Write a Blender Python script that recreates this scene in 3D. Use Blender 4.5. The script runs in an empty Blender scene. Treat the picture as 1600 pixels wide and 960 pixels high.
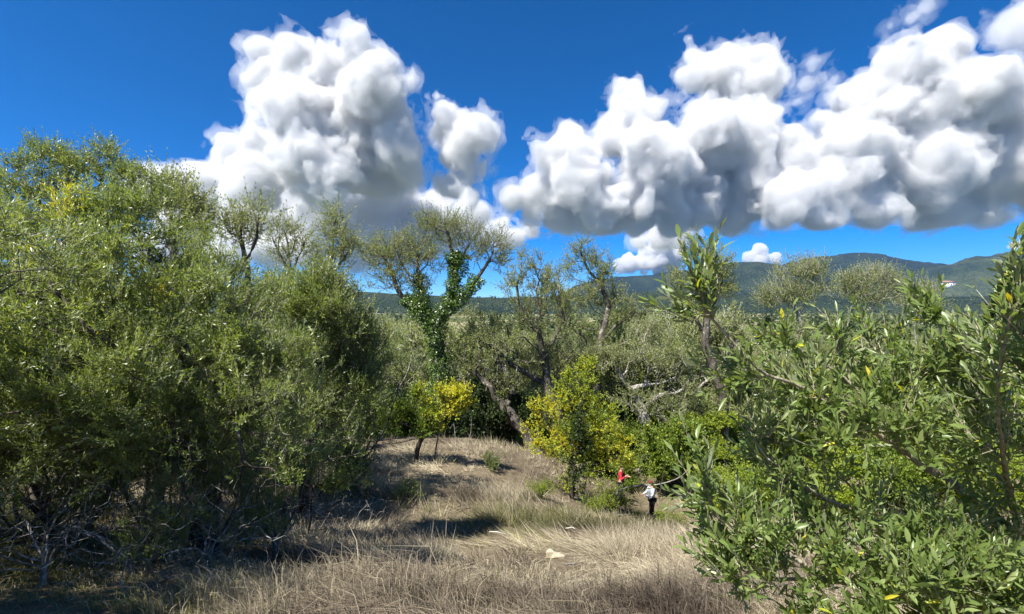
import bpy, math, random
import numpy as np
from mathutils import Vector, Matrix, noise as mnoise

# ------------------------------------------------------------------ camera, sky, sun, exposure
scene = bpy.context.scene
COL = scene.collection
F = 733.0                      # focal length in photograph pixels (1600 wide)

cam_data = bpy.data.cameras.new('camera')
cam_data.sensor_width = 36.0
cam_data.lens = 36.0 * F / 1600.0
cam_data.clip_start = 0.05
cam_data.clip_end = 90000.0
cam = bpy.data.objects.new('camera', cam_data)
COL.objects.link(cam)
cam.location = (0, 0, 0)       # the eye is the origin; the ground below it lies at z = -1.6
cam.rotation_euler = (math.radians(90), 0, 0)
scene.camera = cam

SUN_EL, SUN_AZ = math.radians(57), math.radians(-135)     # azimuth from +Y (view direction), negative = to the left
world = bpy.data.worlds.new('World')
scene.world = world
world.use_nodes = True
wn, wl = world.node_tree.nodes, world.node_tree.links
wn.clear()
sky = wn.new('ShaderNodeTexSky')
sky.sky_type = 'NISHITA'
sky.sun_disc = False
sky.sun_elevation = SUN_EL
sky.sun_rotation = SUN_AZ
sky.altitude = 2000
sky.air_density = 0.7
sky.dust_density = 1.0
sky.ozone_density = 10.0
bg = wn.new('ShaderNodeBackground')
bg.inputs['Strength'].default_value = 0.083
wo = wn.new('ShaderNodeOutputWorld')
grade = wn.new('ShaderNodeHueSaturation')      # the deep blue of dry autumn air, the same all round the sky
grade.inputs['Saturation'].default_value = 1.28
wl.new(sky.outputs[0], grade.inputs['Color'])
wl.new(grade.outputs[0], bg.inputs[0])
wl.new(bg.outputs[0], wo.inputs[0])

sun_dir = Vector((math.sin(SUN_AZ) * math.cos(SUN_EL), math.cos(SUN_AZ) * math.cos(SUN_EL), math.sin(SUN_EL)))
sl = bpy.data.lights.new('sun', 'SUN')
sl.energy = 5.0
sl.angle = math.radians(0.53)
sl.color = (1.0, 0.955, 0.88)
sun = bpy.data.objects.new('sun', sl)
COL.objects.link(sun)
sun.rotation_euler = sun_dir.to_track_quat('Z', 'Y').to_euler()
sun.location = sun_dir * 100

scene.view_settings.view_transform = 'Standard'
scene.view_settings.look = 'None'
scene.view_settings.exposure = 1.25
scene.view_settings.gamma = 1.0
scene.view_settings.use_curve_mapping = False
cy = scene.cycles
cy.max_bounces = 28
cy.diffuse_bounces = 6
cy.glossy_bounces = 2
cy.transmission_bounces = 6
cy.transparent_max_bounces = 8
cy.volume_bounces = 28
cy.use_denoising = True
cy.sample_clamp_indirect = 6.0
cy.caustics_reflective = False
cy.caustics_refractive = False

# ------------------------------------------------------------------ helpers
def P(px, py, d):
    """The point seen at photograph pixel (px, py) at distance d in front of the eye."""
    return np.array([(px - 800.0) / F * d, d, -(py - 480.0) / F * d])

def tag(o, label=None, cat=None, group=None, kind=None):
    if label: o['label'] = label
    if cat: o['category'] = cat
    if group: o['group'] = group
    if kind: o['kind'] = kind
    return o

def link(name, data, parent=None):
    o = bpy.data.objects.new(name, data)
    COL.objects.link(o)
    if parent is not None: o.parent = parent
    return o

def empty(name, loc, label=None, cat=None, group=None):
    o = link(name, None)
    o.location = tuple(float(v) for v in loc)
    o.empty_display_size = 0.2
    return tag(o, label, cat, group)

def mesh_np(name, v, tris=None, quads=None, mat=None, smooth=False, attrs=None):
    """A mesh straight from arrays; attrs are float values per vertex."""
    me = bpy.data.meshes.new(name)
    v = np.ascontiguousarray(v, dtype=np.float32)
    nt = 0 if tris is None else len(tris)
    nq = 0 if quads is None else len(quads)
    parts, starts = [], []
    if nt:
        parts.append(np.asarray(tris, dtype=np.int32).ravel()); starts.append(np.arange(nt) * 3)
    if nq:
        parts.append(np.asarray(quads, dtype=np.int32).ravel()); starts.append(nt * 3 + np.arange(nq) * 4)
    idx = np.concatenate(parts); st = np.concatenate(starts).astype(np.int32)
    me.vertices.add(len(v)); me.vertices.foreach_set('co', v.ravel())
    me.loops.add(len(idx)); me.loops.foreach_set('vertex_index', idx.astype(np.int32))
    me.polygons.add(nt + nq); me.polygons.foreach_set('loop_start', st)
    if smooth: me.polygons.foreach_set('use_smooth', np.ones(nt + nq, dtype=bool))
    for k, a in (attrs or {}).items():
        at = me.attributes.new(k, 'FLOAT', 'POINT')
        at.data.foreach_set('value', np.ascontiguousarray(a, dtype=np.float32))
    me.update(calc_edges=True)
    if mat is not None: me.materials.append(mat)
    return me

def nrm(a):
    return a / np.maximum(np.linalg.norm(a, axis=-1, keepdims=True), 1e-9)

def _hash(ix, iy, iz, s):
    h = (ix * 374761393 + iy * 668265263 + iz * 2147483647 + s * 1274126177) & 0xFFFFFFFF
    h = ((h ^ (h >> 13)) * 1274126177) & 0xFFFFFFFF
    h = ((h ^ (h >> 16)) * 2246822519) & 0xFFFFFFFF
    return ((h ^ (h >> 15)) & 0xFFFFFF) / float(0xFFFFFF)

def vnoise(p, s=0):
    """Smooth value noise in 0..1 at points p (n,3)."""
    p = np.asarray(p, dtype=np.float64)
    i = np.floor(p).astype(np.int64); f = p - i
    f = f * f * f * (f * (f * 6 - 15) + 10)
    out = 0
    for dx in (0, 1):
        for dy in (0, 1):
            for dz in (0, 1):
                w = (f[:, 0] if dx else 1 - f[:, 0]) * (f[:, 1] if dy else 1 - f[:, 1]) * (f[:, 2] if dz else 1 - f[:, 2])
                out = out + w * _hash(i[:, 0] + dx, i[:, 1] + dy, i[:, 2] + dz, s)
    return out

def fbm(p, octv=4, s=0, gain=0.5, billow=False):
    p = np.asarray(p, dtype=np.float64); a, t, o = 1.0, 0.0, 0
    for k in range(octv):
        n = vnoise(p * 2.03 ** k + 17.3 * k, s + k)
        if billow: n = 1 - np.abs(2 * n - 1)
        o = o + a * n; t += a; a *= gain
    return o / t

def ico(sub):
    import bmesh
    bm = bmesh.new(); bmesh.ops.create_icosphere(bm, subdivisions=sub, radius=1.0)
    v = np.array([x.co[:] for x in bm.verts]); f = np.array([[w.index for w in x.verts] for x in bm.faces]); bm.free()
    return v, f
ICO1, ICO2, ICO3 = ico(1), ico(2), ico(3)

# ------------------------------------------------------------------ materials
def newmat(name):
    m = bpy.data.materials.new(name)
    m.use_nodes = True
    nt = m.node_tree
    nt.nodes.clear()
    out = nt.nodes.new('ShaderNodeOutputMaterial')
    return m, nt.nodes, nt.links, out

def ramp(nodes, stops):
    r = nodes.new('ShaderNodeValToRGB')
    e = r.color_ramp.elements
    while len(e) < len(stops): e.new(0.5)
    for k, (p, c) in enumerate(stops):
        e[k].position = p; e[k].color = (*c, 1)
    return r

def leaf_mat(name, cols, under, autumn, rough=0.4, trans=0.3, spec=0.5, per_object=False):
    m, N, L, out = newmat(name)
    if per_object:
        a = N.new('ShaderNodeObjectInfo'); rnd = a.outputs['Random']
    else:
        a = N.new('ShaderNodeAttribute'); a.attribute_name = 'rnd'; rnd = a.outputs['Fac']
    r = ramp(N, [(k / (len(cols) - 1.0), tuple(1.15 * q for q in c)) for k, c in enumerate(cols)])
    L.new(rnd, r.inputs[0])
    b = N.new('ShaderNodeAttribute'); b.attribute_name = 'turn'
    ra = ramp(N, [(k / (len(autumn) - 1.0), c) for k, c in enumerate(autumn)])
    L.new(rnd, ra.inputs[0])
    mx = N.new('ShaderNodeMixRGB'); L.new(b.outputs['Fac'], mx.inputs[0]); L.new(r.outputs[0], mx.inputs[1]); L.new(ra.outputs[0], mx.inputs[2])
    g = N.new('ShaderNodeNewGeometry')
    un = N.new('ShaderNodeMixRGB'); L.new(g.outputs['Backfacing'], un.inputs[0]); L.new(mx.outputs[0], un.inputs[1])
    uc = N.new('ShaderNodeMixRGB'); uc.inputs[0].default_value = 0.65; L.new(mx.outputs[0], uc.inputs[1]); uc.inputs[2].default_value = (*under, 1)
    L.new(uc.outputs[0], un.inputs[2])
    p = N.new('ShaderNodeBsdfPrincipled')
    L.new(un.outputs[0], p.inputs['Base Color'])
    p.inputs['Roughness'].default_value = rough
    p.inputs['Specular IOR Level'].default_value = spec
    t = N.new('ShaderNodeBsdfTranslucent')
    hs = N.new('ShaderNodeHueSaturation'); hs.inputs['Hue'].default_value = 0.485; hs.inputs['Saturation'].default_value = 1.2; hs.inputs['Value'].default_value = 1.5
    L.new(mx.outputs[0], hs.inputs['Color']); L.new(hs.outputs[0], t.inputs[0])
    ms = N.new('ShaderNodeMixShader'); ms.inputs[0].default_value = trans
    L.new(p.outputs[0], ms.inputs[1]); L.new(t.outputs[0], ms.inputs[2]); L.new(ms.outputs[0], out.inputs[0])
    return m

def bark_mat(name, dark, light, lichen, scale=9.0, lich=0.5):
    m, N, L, out = newmat(name)
    tc = N.new('ShaderNodeTexCoord')
    mp = N.new('ShaderNodeMapping'); mp.inputs['Scale'].default_value = (scale, scale, scale * 0.35)
    L.new(tc.outputs['Object'], mp.inputs[0])
    n1 = N.new('ShaderNodeTexNoise'); n1.inputs['Scale'].default_value = 1.6; n1.inputs['Detail'].default_value = 6; L.new(mp.outputs[0], n1.inputs[0])
    r = ramp(N, [(0.3, dark), (0.7, light)]); L.new(n1.outputs['Fac'], r.inputs[0])
    n2 = N.new('ShaderNodeTexNoise'); n2.inputs['Scale'].default_value = scale * 0.55; n2.inputs['Detail'].default_value = 4; L.new(tc.outputs['Object'], n2.inputs[0])
    r2 = ramp(N, [(lich, (0, 0, 0)), (lich + 0.12, (1, 1, 1))]); L.new(n2.outputs['Fac'], r2.inputs[0])
    mx = N.new('ShaderNodeMixRGB'); L.new(r2.outputs[0], mx.inputs[0]); L.new(r.outputs[0], mx.inputs[1]); mx.inputs[2].default_value = (*lichen, 1)
    p = N.new('ShaderNodeBsdfPrincipled'); p.inputs['Roughness'].default_value = 0.85; p.inputs['Specular IOR Level'].default_value = 0.25
    L.new(mx.outputs[0], p.inputs['Base Color'])
    bp = N.new('ShaderNodeBump'); bp.inputs['Strength'].default_value = 0.7; bp.inputs['Distance'].default_value = 0.03
    L.new(n1.outputs['Fac'], bp.inputs['Height']); L.new(bp.outputs[0], p.inputs['Normal'])
    L.new(p.outputs[0], out.inputs[0])
    return m

def plain_mat(name, col, rough=0.8, var=0.25, scale=20.0, spec=0.3):
    m, N, L, out = newmat(name)
    tc = N.new('ShaderNodeTexCoord')
    n1 = N.new('ShaderNodeTexNoise'); n1.inputs['Scale'].default_value = scale; n1.inputs['Detail'].default_value = 5; L.new(tc.outputs['Object'], n1.inputs[0])
    r = ramp(N, [(0.3, tuple(c * (1 - var) for c in col)), (0.7, tuple(min(1, c * (1 + var)) for c in col))]); L.new(n1.outputs['Fac'], r.inputs[0])
    p = N.new('ShaderNodeBsdfPrincipled'); p.inputs['Roughness'].default_value = rough; p.inputs['Specular IOR Level'].default_value = spec
    L.new(r.outputs[0], p.inputs['Base Color'])
    L.new(p.outputs[0], out.inputs[0])
    return m

YEL = [(0.52, 0.45, 0.035), (0.62, 0.55, 0.05), (0.42, 0.50, 0.05), (0.68, 0.62, 0.10)]
M = {}
_ol = [(0.078, 0.115, 0.023), (0.125, 0.172, 0.038), (0.18, 0.23, 0.058), (0.265, 0.31, 0.105)]
_sh = [(0.075, 0.118, 0.026), (0.12, 0.175, 0.044), (0.168, 0.225, 0.065), (0.245, 0.29, 0.11)]
M['olive_near'] = leaf_mat('olive_leaf_near', _ol, (0.34, 0.36, 0.24), YEL, 0.36, 0.42, 0.6)
M['olive_shoot'] = leaf_mat('olive_leaf_shoot', _sh, (0.32, 0.35, 0.24), YEL, 0.38, 0.4, 0.55)
M['olive_leaf_single'] = leaf_mat('olive_leaf_single', _sh, (0.32, 0.35, 0.24), YEL, 0.38, 0.4, 0.55, per_object=True)
M['olive_grey'] = leaf_mat('olive_leaf_grey', [(0.118, 0.148, 0.042), (0.182, 0.218, 0.068), (0.255, 0.29, 0.102), (0.335, 0.365, 0.155)], (0.35, 0.38, 0.24), YEL, 0.45, 0.46, 0.5)
M['green'] = leaf_mat('broad_leaf_green', [(0.07, 0.11, 0.016), (0.11, 0.165, 0.024), (0.165, 0.23, 0.034), (0.23, 0.29, 0.05)], (0.18, 0.24, 0.06), YEL, 0.5, 0.4, 0.4)
M['bright'] = leaf_mat('broad_leaf_bright', [(0.12, 0.17, 0.02), (0.19, 0.26, 0.03), (0.27, 0.34, 0.045), (0.36, 0.42, 0.07)], (0.28, 0.34, 0.08), YEL, 0.5, 0.52, 0.4)
M['ivy'] = leaf_mat('ivy_leaf', [(0.025, 0.05, 0.009), (0.05, 0.095, 0.014), (0.085, 0.15, 0.02), (0.13, 0.21, 0.03)], (0.12, 0.17, 0.05), YEL, 0.35, 0.28, 0.5)
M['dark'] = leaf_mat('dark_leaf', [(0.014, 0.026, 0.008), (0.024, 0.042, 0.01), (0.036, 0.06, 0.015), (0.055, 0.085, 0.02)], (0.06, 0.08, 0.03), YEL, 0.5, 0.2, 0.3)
M['bark'] = bark_mat('olive_bark', (0.036, 0.03, 0.024), (0.155, 0.133, 0.108), (0.36, 0.35, 0.30), 9.0, 0.58)
M['bark_pale'] = bark_mat('lichen_twig', (0.12, 0.105, 0.085), (0.30, 0.275, 0.24), (0.46, 0.45, 0.40), 18.0, 0.5)
M['bark_shoot'] = bark_mat('shoot_bark', (0.20, 0.17, 0.115), (0.38, 0.34, 0.25), (0.46, 0.44, 0.36), 30.0, 0.55)
M['bark_dark'] = bark_mat('dark_bark', (0.022, 0.018, 0.014), (0.075, 0.06, 0.048), (0.18, 0.17, 0.15), 9.0, 0.62)
# ------------------------------------------------------------------ the ground
BASE_Y = np.array([-60, -20, 0, 5, 10, 15, 20, 25, 30, 40, 60, 100, 200, 400, 900, 2500, 20000], float)
BASE_Z = np.array([14, 4.5, -1.6, -3.3, -4.85, -6.4, -8.0, -9.2, -10.0, -11.0, -12.5, -14.5, -17.5, -19.5, -21, -22, -24], float)
CTRL = [  # (px, py, distance): where the slope is seen to pass
    (800, 960, 5.0), (800, 862, 8.0), (800, 795, 12.0), (800, 725, 18.0), (800, 692, 23.0), (1000, 806, 21.0), (1090, 840, 14.0),
    (900, 792, 17.0), (645, 732, 16.0), (590, 692, 21.0), (470, 850, 9.0), (300, 800, 7.0), (100, 850, 5.0), (1560, 960, 4.0), (1250, 830, 14.0),
    (1100, 760, 26.0), (950, 730, 27.0), (500, 690, 24.0), (400, 740, 12.0)]
_cp = np.array([P(*c) for c in CTRL])

def base_z(x, y):
    r = np.where(y > 0, np.hypot(x * 0.35, y), y)
    return np.interp(r, BASE_Y, BASE_Z)

_s = 4.5
def _k(a, b):
    d2 = ((a[:, None, :] - b[None, :, :]) ** 2).sum(-1)
    return np.exp(-d2 / (2 * _s * _s))
_w = np.linalg.solve(_k(_cp[:, :2], _cp[:, :2]) + 0.08 * np.eye(len(_cp)), _cp[:, 2] - base_z(_cp[:, 0], _cp[:, 1]))

def ground_z(x, y):
    x = np.atleast_1d(np.asarray(x, float)); y = np.atleast_1d(np.asarray(y, float))
    q = np.stack([x, y], 1)
    z = base_z(x, y) + _k(q, _cp[:, :2]) @ _w
    p3 = np.stack([x, y, np.zeros_like(x)], 1)
    z = z + 0.28 * (fbm(p3 * 0.45, 3, 5) - 0.5) + 0.12 * (fbm(p3 * 1.7, 2, 9) - 0.5)
    r = np.hypot(x, y)
    z = z + np.clip((r - 150) / 800, 0, 1) * 5 * (fbm(p3 * 0.004, 3, 31) - 0.5)
    return z

def gz(x, y): return float(ground_z(x, y)[0])

def on_ground(px, d):
    x = (px - 800) / F * d
    return np.array([x, d, gz(x, d)])

def ground_mat():
    m, N, L, out = newmat('dry_slope')
    g = N.new('ShaderNodeNewGeometry')
    n1 = N.new('ShaderNodeTexNoise'); n1.inputs['Scale'].default_value = 6.0; n1.inputs['Detail'].default_value = 8; n1.inputs['Roughness'].default_value = 0.7
    n2 = N.new('ShaderNodeTexNoise'); n2.inputs['Scale'].default_value = 0.35; n2.inputs['Detail'].default_value = 4
    n3 = N.new('ShaderNodeTexNoise'); n3.inputs['Scale'].default_value = 60.0; n3.inputs['Detail'].default_value = 4
    for n in (n1, n2, n3): L.new(g.outputs['Position'], n.inputs[0])
    r1 = ramp(N, [(0.3, (0.11, 0.085, 0.055)), (0.5, (0.21, 0.168, 0.11)), (0.72, (0.31, 0.255, 0.17))]); L.new(n1.outputs['Fac'], r1.inputs[0])
    r3 = ramp(N, [(0.3, (0.45, 0.45, 0.45)), (0.7, (1.0, 1.0, 1.0))]); L.new(n3.outputs['Fac'], r3.inputs[0])
    mu = N.new('ShaderNodeMixRGB'); mu.blend_type = 'MULTIPLY'; mu.inputs[0].default_value = 1; L.new(r1.outputs[0], mu.inputs[1]); L.new(r3.outputs[0], mu.inputs[2])
    # green undergrowth replaces the dry grass down in the grove and the valley
    ln = N.new('ShaderNodeVectorMath'); ln.operation = 'LENGTH'; L.new(g.outputs['Position'], ln.inputs[0])
    mr = N.new('ShaderNodeMapRange'); mr.inputs[1].default_value = 24; mr.inputs[2].default_value = 34; L.new(ln.outputs['Value'], mr.inputs[0])
    r2 = ramp(N, [(0.35, (0.045, 0.06, 0.018)), (0.6, (0.10, 0.115, 0.035))]); L.new(n2.outputs['Fac'], r2.inputs[0])
    # pale harvested fields on the valley floor
    nf = N.new('ShaderNodeTexVoronoi'); nf.inputs['Scale'].default_value = 0.0045; L.new(g.outputs['Position'], nf.inputs[0])
    sp = N.new('ShaderNodeSeparateColor'); L.new(nf.outputs['Color'], sp.inputs[0])
    rf = ramp(N, [(0.62, (0, 0, 0)), (0.66, (1, 1, 1))]); L.new(sp.outputs[0], rf.inputs[0])
    mrf = N.new('ShaderNodeMapRange'); mrf.inputs[1].default_value = 330; mrf.inputs[2].default_value = 400; L.new(ln.outputs['Value'], mrf.inputs[0])
    ff = N.new('ShaderNodeMath'); ff.operation = 'MULTIPLY'; L.new(rf.outputs[0], ff.inputs[0]); L.new(mrf.outputs[0], ff.inputs[1])
    fld = N.new('ShaderNodeMixRGB'); L.new(ff.outputs[0], fld.inputs[0]); L.new(r2.outputs[0], fld.inputs[1]); fld.inputs[2].default_value = (0.22, 0.20, 0.11, 1)
    mx = N.new('ShaderNodeMixRGB'); L.new(mr.outputs[0], mx.inputs[0]); L.new(mu.outputs[0], mx.inputs[1]); L.new(fld.outputs[0], mx.inputs[2])
    p = N.new('ShaderNodeBsdfPrincipled'); p.inputs['Roughness'].default_value = 0.95; p.inputs['Specular IOR Level'].default_value = 0.1
    L.new(mx.outputs[0], p.inputs['Base Color'])
    bp = N.new('ShaderNodeBump'); bp.inputs['Strength'].default_value = 0.8; bp.inputs['Distance'].default_value = 0.05
    L.new(n1.outputs['Fac'], bp.inputs['Height']); L.new(bp.outputs[0], p.inputs['Normal'])
    L.new(p.outputs[0], out.inputs[0])
    return m

def build_ground():
    rr = np.concatenate([[0.0], np.geomspace(0.6, 14000, 140)])
    th = np.linspace(0, 2 * math.pi, 201)[:-1]
    R, T = np.meshgrid(rr[1:], th, indexing='ij')
    x, y = (R * np.sin(T)).ravel(), (R * np.cos(T)).ravel()
    z = np.concatenate([ground_z(x[i:i + 5000], y[i:i + 5000]) for i in range(0, len(x), 5000)])
    v = np.concatenate([[[0, 0, gz(0, 0)]], np.stack([x, y, z], 1)])
    n = len(th); nr = len(rr) - 1
    i, j = np.meshgrid(np.arange(nr - 1), np.arange(n), indexing='ij')
    a = 1 + i * n + j; b = 1 + i * n + (j + 1) % n; c = b + n; d = a + n
    quads = np.stack([a.ravel(), d.ravel(), c.ravel(), b.ravel()], 1)
    jj = np.arange(n)
    tris = np.stack([np.zeros(n, int), 1 + jj, 1 + (jj + 1) % n], 1)
    o = link('ground', mesh_np('ground', v, tris, quads, ground_mat(), True))
    tag(o, kind='structure')
build_ground()

# ------------------------------------------------------------------ hills
def hill_mat(name, dark, mid, light, rock=None):
    m, N, L, out = newmat(name)
    g = N.new('ShaderNodeNewGeometry')
    n1 = N.new('ShaderNodeTexNoise'); n1.inputs['Scale'].default_value = 0.0035; n1.inputs['Detail'].default_value = 7; n1.inputs['Roughness'].default_value = 0.65
    n2 = N.new('ShaderNodeTexVoronoi'); n2.inputs['Scale'].default_value = 0.07
    for n in (n1, n2): L.new(g.outputs['Position'], n.inputs[0])
    r1 = ramp(N, [(0.36, dark), (0.5, mid), (0.66, light)]); L.new(n1.outputs['Fac'], r1.inputs[0])
    r2 = ramp(N, [(0.0, (1.25, 1.25, 1.25)), (0.7, (0.6, 0.6, 0.6))]); L.new(n2.outputs['Distance'], r2.inputs[0])
    mu = N.new('ShaderNodeMixRGB'); mu.blend_type = 'MULTIPLY'; mu.inputs[0].default_value = 1; L.new(r1.outputs[0], mu.inputs[1]); L.new(r2.outputs[0], mu.inputs[2])
    last = mu
    if rock:
        n3 = N.new('ShaderNodeTexNoise'); n3.inputs['Scale'].default_value = 0.009; n3.inputs['Detail'].default_value = 6; L.new(g.outputs['Position'], n3.inputs[0])
        r3 = ramp(N, [(0.69, (0, 0, 0)), (0.74, (1, 1, 1))]); L.new(n3.outputs['Fac'], r3.inputs[0])
        mr = N.new('ShaderNodeMixRGB'); L.new(r3.outputs[0], mr.inputs[0]); L.new(mu.outputs[0], mr.inputs[1]); mr.inputs[2].default_value = (*rock, 1)
        last = mr
    p = N.new('ShaderNodeBsdfPrincipled'); p.inputs['Roughness'].default_value = 1.0; p.inputs['Specular IOR Level'].default_value = 0.05
    L.new(last.outputs[0], p.inputs['Base Color'])
    bp = N.new('ShaderNodeBump'); bp.inputs['Strength'].default_value = 1.0; bp.inputs['Distance'].default_value = 9.0; bp.invert = True
    L.new(n2.outputs['Distance'], bp.inputs['Height']); L.new(bp.outputs[0], p.inputs['Normal'])
    L.new(p.outputs[0], out.inputs[0])
    return m

def build_hill(name, prof, d, depth, mat, seed, rough=0.22, foot=-24.0):
    """A range whose crest runs through the pixels of prof at distance d; it has a front and a back slope."""
    prof = np.array(prof, float)
    px = np.linspace(prof[0, 0], prof[-1, 0], 150)
    py = np.interp(px, prof[:, 0], prof[:, 1])
    ker = np.hanning(9); ker /= ker.sum()
    py = np.convolve(np.pad(py, 4, 'edge'), ker, 'valid')
    vv = np.linspace(-1, 1, 41)
    X, V = np.meshgrid((px - 800) / F * d, vv, indexing='ij')
    Y = d + V * depth
    H = (-(py - 480) / F * d)[:, None] - foot
    shape = np.where(V < 0, (1 + V) ** 1.5, 1 - V ** 2 * 0.9)
    p3 = np.stack([X.ravel() / 420, Y.ravel() / 420, np.zeros(X.size)], 1)
    rid = fbm(p3, 5, seed, 0.5, True).reshape(X.shape) - 0.6
    env = np.clip(np.abs(V) * 3, 0.04, 1) * np.clip((1 - np.abs(V)) * 4, 0, 1)
    Z = foot + H * np.clip(shape, 0, 1) * (1 + rough * 2 * rid * env)
    Z += (fbm(p3 * 9, 3, seed + 7).reshape(X.shape) - 0.5) * d * 0.004
    Z = np.where(np.abs(V) > 0.999, foot - 6, Z)
    # widen with distance so that the range keeps its place as seen from the eye
    v = np.stack([X.ravel(), Y.ravel(), Z.ravel()], 1)
    ni, nj = X.shape
    i, j = np.meshgrid(np.arange(ni - 1), np.arange(nj - 1), indexing='ij')
    a = i * nj + j
    q = np.stack([a.ravel(), (a + nj).ravel(), (a + nj + 1).ravel(), (a + 1).ravel()], 1)
    return tag(link(name, mesh_np(name, v, None, q, mat, True)), kind='structure')

HM1 = hill_mat('shaded_wooded_hill', (0.007, 0.014, 0.011), (0.014, 0.024, 0.014), (0.028, 0.04, 0.02))  # forest colour darkened to stand in for cloud shadow that falls short of it
HM2 = hill_mat('rocky_hill', (0.01, 0.019, 0.012), (0.022, 0.034, 0.018), (0.048, 0.06, 0.03), (0.26, 0.25, 0.22))
HM3 = hill_mat('sunlit_hill', (0.018, 0.03, 0.016), (0.038, 0.052, 0.024), (0.068, 0.08, 0.038))  # paler greens put the sunlight on this hill into its colour
HM4 = hill_mat('low_wooded_hill', (0.012, 0.022, 0.012), (0.024, 0.037, 0.018), (0.042, 0.054, 0.026))
build_hill('hill', [(860, 470), (900, 446), (935, 436), (980, 432), (1030, 429), (1060, 422), (1100, 424), (1160, 440), (1240, 470)], 4600, 1100, HM1, 3)
build_hill('hill', [(1180, 470), (1215, 432), (1250, 411), (1275, 401), (1310, 399), (1355, 395), (1385, 399), (1420, 407), (1460, 411), (1500, 416), (1560, 436), (1640, 470)], 4300, 1000, HM1, 11)
build_hill('hill', [(980, 474), (1040, 456), (1080, 436), (1110, 417), (1150, 410), (1180, 409), (1215, 413), (1260, 430), (1320, 456), (1380, 474)], 3300, 800, HM2, 23)
build_hill('hill', [(1330, 476), (1400, 456), (1450, 434), (1490, 417), (1530, 407), (1570, 399), (1610, 388), (1700, 370), (1820, 372), (2000, 420)], 3300, 800, HM3, 37)
build_hill('hill', [(-300, 470), (100, 452), (300, 446), (480, 450), (560, 456), (640, 461), (720, 464), (800, 466), (870, 462), (940, 462), (1020, 455), (1100, 460), (1250, 462), (1400, 466), (1600, 462), (1900, 470)], 1900, 420, HM4, 51, 0.15)
# ------------------------------------------------------------------ clouds: closed bodies of scattering vapour
def vapour(name, density, g=0.0, albedo=0.86):
    m, N, L, out = newmat(name)
    s = N.new('ShaderNodeVolumeScatter')
    s.inputs['Color'].default_value = (1, 1, 1, 1)
    s.inputs['Density'].default_value = density * albedo
    s.inputs['Anisotropy'].default_value = g
    a = N.new('ShaderNodeVolumeAbsorption')
    a.inputs['Color'].default_value = (0, 0, 0, 1)
    a.inputs['Density'].default_value = density * (1 - albedo)
    ad = N.new('ShaderNodeAddShader')
    L.new(s.outputs[0], ad.inputs[0]); L.new(a.outputs[0], ad.inputs[1])
    L.new(ad.outputs[0], out.inputs['Volume'])
    return m

_LAT = np.random.RandomState(2024).rand(64, 64, 64).astype(np.float32)
def lattice(p, seed):
    """Quick smooth noise in 0..1 from a fixed random lattice."""
    p = p + seed * 7.31
    i = np.floor(p).astype(np.int32); f = (p - i).astype(np.float32); f = f * f * (3 - 2 * f); i &= 63; k = (i + 1) & 63
    x0, y0, z0, x1, y1, z1 = i[:, 0], i[:, 1], i[:, 2], k[:, 0], k[:, 1], k[:, 2]
    fx, fy, fz = f[:, 0], f[:, 1], f[:, 2]
    a = _LAT[x0, y0, z0] * (1 - fx) + _LAT[x1, y0, z0] * fx; b = _LAT[x0, y1, z0] * (1 - fx) + _LAT[x1, y1, z0] * fx
    c = _LAT[x0, y0, z1] * (1 - fx) + _LAT[x1, y0, z1] * fx; d = _LAT[x0, y1, z1] * (1 - fx) + _LAT[x1, y1, z1] * fx
    a = a * (1 - fy) + b * fy; c = c * (1 - fy) + d * fy
    return a * (1 - fz) + c * fz

def surface_nets(f, iso, org, vox):
    """Closed quad mesh round the region f > iso of a grid."""
    s = f > iso
    n = np.array(f.shape)
    cs = np.zeros(n - 1, np.int8)
    for a in (0, 1):
        for b in (0, 1):
            for c in (0, 1): cs += s[a:n[0] - 1 + a, b:n[1] - 1 + b, c:n[2] - 1 + c]
    cell = (cs > 0) & (cs < 8)
    idx = np.full(cell.shape, -1, np.int64); ii = np.argwhere(cell); idx[cell] = np.arange(len(ii))
    acc = np.zeros((len(ii), 3)); cnt = np.zeros(len(ii))
    g = lambda o: f[ii[:, 0] + o[0], ii[:, 1] + o[1], ii[:, 2] + o[2]]
    cor = [(a, b, c) for a in (0, 1) for b in (0, 1) for c in (0, 1)]
    for p in cor:
        for ax in range(3):
            if p[ax]: continue
            q = list(p); q[ax] = 1
            u, w = g(p), g(q); m = (u > iso) != (w > iso)
            t = np.where(m, (iso - u) / np.where(m, w - u, 1), 0)
            pt = np.tile(np.array(p, float), (len(ii), 1)); pt[:, ax] = t
            acc += pt * m[:, None]; cnt += m
    v = (ii + acc / np.maximum(cnt, 1)[:, None]) * vox + org
    quads = []
    for ax in range(3):
        lo = [slice(1, -1)] * 3; hi = [slice(1, -1)] * 3
        lo[ax] = slice(0, -1); hi[ax] = slice(1, None)
        a, b = s[tuple(lo)], s[tuple(hi)]
        e = np.argwhere(a != b)
        flip = a[a != b]
        off = np.ones(3, int); off[ax] = 0
        e = e + off
        o1, o2 = [(1, 2), (2, 0), (0, 1)][ax]
        def C(d1, d2):
            k = e.copy(); k[:, o1] -= d1; k[:, o2] -= d2
            return idx[k[:, 0], k[:, 1], k[:, 2]]
        q = np.stack([C(1, 1), C(0, 1), C(0, 0), C(1, 0)], 1)
        q[~flip] = q[~flip][:, ::-1]
        quads.append(q[(q >= 0).all(1)])
    return v, np.concatenate(quads)

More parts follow.
